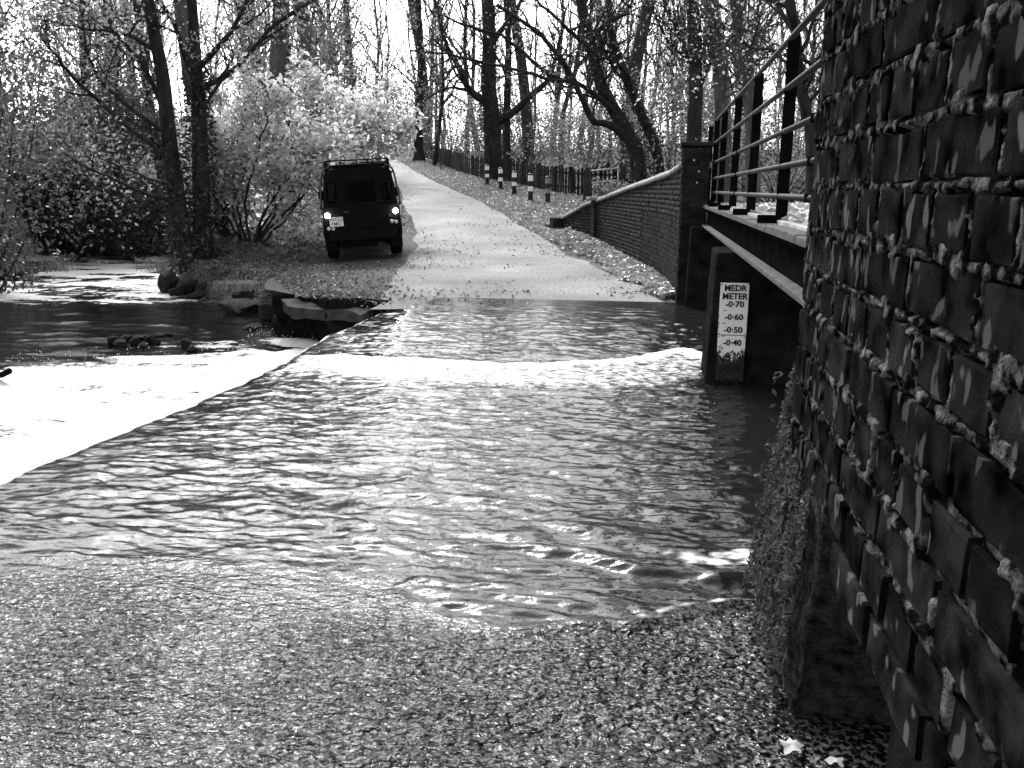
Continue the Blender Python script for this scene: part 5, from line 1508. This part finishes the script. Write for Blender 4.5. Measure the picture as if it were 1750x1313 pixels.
b = 450+rng.random(n)*60; a = 410+rng.exponential(62, n)*(.8+.8*fbm(b*.08, b*0, 4))
pp_ = np.array([on_z(q, r_, .02) for q, r_ in zip(a, b)]); x, y = pp_[:, 0], pp_[:, 1]; kp = riv_dist(x, y) > .12; x, y = x[kp], y[kp]
z = np.maximum(ground(x, y), np.where(apron_dist(x, y) < .1, base_h(x, y)+.012, -9))+.012+.02*rng.random(len(x))
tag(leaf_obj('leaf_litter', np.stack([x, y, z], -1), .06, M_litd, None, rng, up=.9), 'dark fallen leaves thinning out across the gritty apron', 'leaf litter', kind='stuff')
# drift of leaves against the wing wall
rng = np.random.default_rng(77)
n = 3600
s = rng.random(n)*(SL-.6); off = rng.random(n)**1.2*(.12+.72*np.interp(s, [0, 2, 6, 10, 14], [.15, .5, .9, 1, .6]))*(.6+.8*fbm(s*1.3, s*0, 1))
px_, py_ = np.interp(s, ss, ctr[:, 0]), np.interp(s, ss, ctr[:, 1]); qx, qy = np.interp(s, ss, nrm[:, 0]), np.interp(s, ss, nrm[:, 1])
x = px_-qx*(off+.02); y = py_-qy*(off+.02)
z = base_h(x, y)+.03+rng.random(n)*.05*np.exp(-off*1.5)+.05*np.exp(-off*3)
tag(leaf_obj('leaf_litter', np.stack([x, y, z], -1), .10, M_lit, None, rng, up=.7), 'drift of pale fallen leaves along the foot of the wing wall', 'leaf litter', kind='stuff')
n = 2600
i = rng.integers(6, 108, n); u = np.where(rng.random(n) < .5, rng.random(n)**2.2*.5, 1-rng.random(n)**2.2*.5)
x = RL[i, 0]*(1-u)+RRr[i, 0]*u + rng.normal(size=n)*.2; y = RL[i, 1]*(1-u)+RRr[i, 1]*u + rng.normal(size=n)*.3
kp = fbm(x*.8, y*.8, 3) > .46; x, y, u = x[kp], y[kp], u[kp]
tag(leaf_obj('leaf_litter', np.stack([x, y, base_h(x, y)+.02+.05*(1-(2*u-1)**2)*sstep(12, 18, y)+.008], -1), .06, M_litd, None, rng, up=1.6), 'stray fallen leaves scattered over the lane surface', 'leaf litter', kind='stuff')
# leaves on the footbridge deck
n = 700
tag(leaf_obj('leaf_litter', np.stack([.75+rng.random(n)*1.4, 2+rng.random(n)*9, 1.319+rng.random(n)*.012], -1), .07, M_lit, None, rng, up=1.5), 'fallen leaves lying on the footbridge deck', 'leaf litter', kind='stuff')
# grass tufts on the eroded bank
def tuft(name, label, px, py, d, n, h_, spread, lm_g, z=None):
    b = at_d(px, py, d)
    if z is not None: b[2] = z
    rng = np.random.default_rng(int(px)); paths = []
    for k in range(n):
        a = rng.normal(size=2)*spread; p0 = np.array([a[0], a[1]*.6, -.02]); o_ = rng.normal(size=2)*h_*.5
        paths.append((np.array([p0, p0+np.array([o_[0]*.3, o_[1]*.3, h_*.6]), p0+np.array([o_[0], o_[1], h_*rng.uniform(.6, .9)])]), np.array([.006, .004, .001]), 3))
    V, Q = tube_np(paths)
    o = link(name, mesh_np(name, V, Q), lm_g); o.location = tuple(b); return tag(o, label, 'grass')
M_grass = mat('dry_grass', .12, .32, 5, .8)
tuft('grass_tuft', 'pale grass tuft overhanging the eroded bank end', 412, 494, 13.6, 240, .20, .16, M_grass)
tuft('grass_tuft', 'long pale grass hanging at the water edge on the left bank', 62, 462, 20.5, 500, .45, .38, M_grass)
tuft('grass_tuft', 'wispy grass beside the rocks at the tree roots', 280, 462, 18.8, 160, .40, .22, M_grass)
# single fallen leaves on the wet foreground
def lobed_leaf(px, py, size, rot, label):
    p = on_z(px, py, .03)
    bm = bmesh.new(); N = 22
    c = bm.verts.new((0, 0, .012)); rim = []
    for i in range(N):
        a = 2*math.pi*i/N; r = size*(.80+.15*math.cos(5*a)+.13*random.uniform(-1, 1))*(.9 if i % 2 else 1.05)
        rim.append(bm.verts.new((r*math.cos(a), r*math.sin(a), .008*math.sin(3*a)+.006*random.random())))
    for i in range(N): bm.faces.new((c, rim[i], rim[(i+1) % N]))
    o = bm_obj('fallen_leaf', bm, M_leafB, smooth=True); o.location = tuple(p); o.rotation_euler = (.1, .12, rot)
    return tag(o, label, 'leaf')
lobed_leaf(1352, 1277, .036, .4, 'large pale lobed leaf lying below the brick wall')
lobed_leaf(1428, 1303, .026, 1.9, 'smaller pale leaf tucked further under the brick wall')
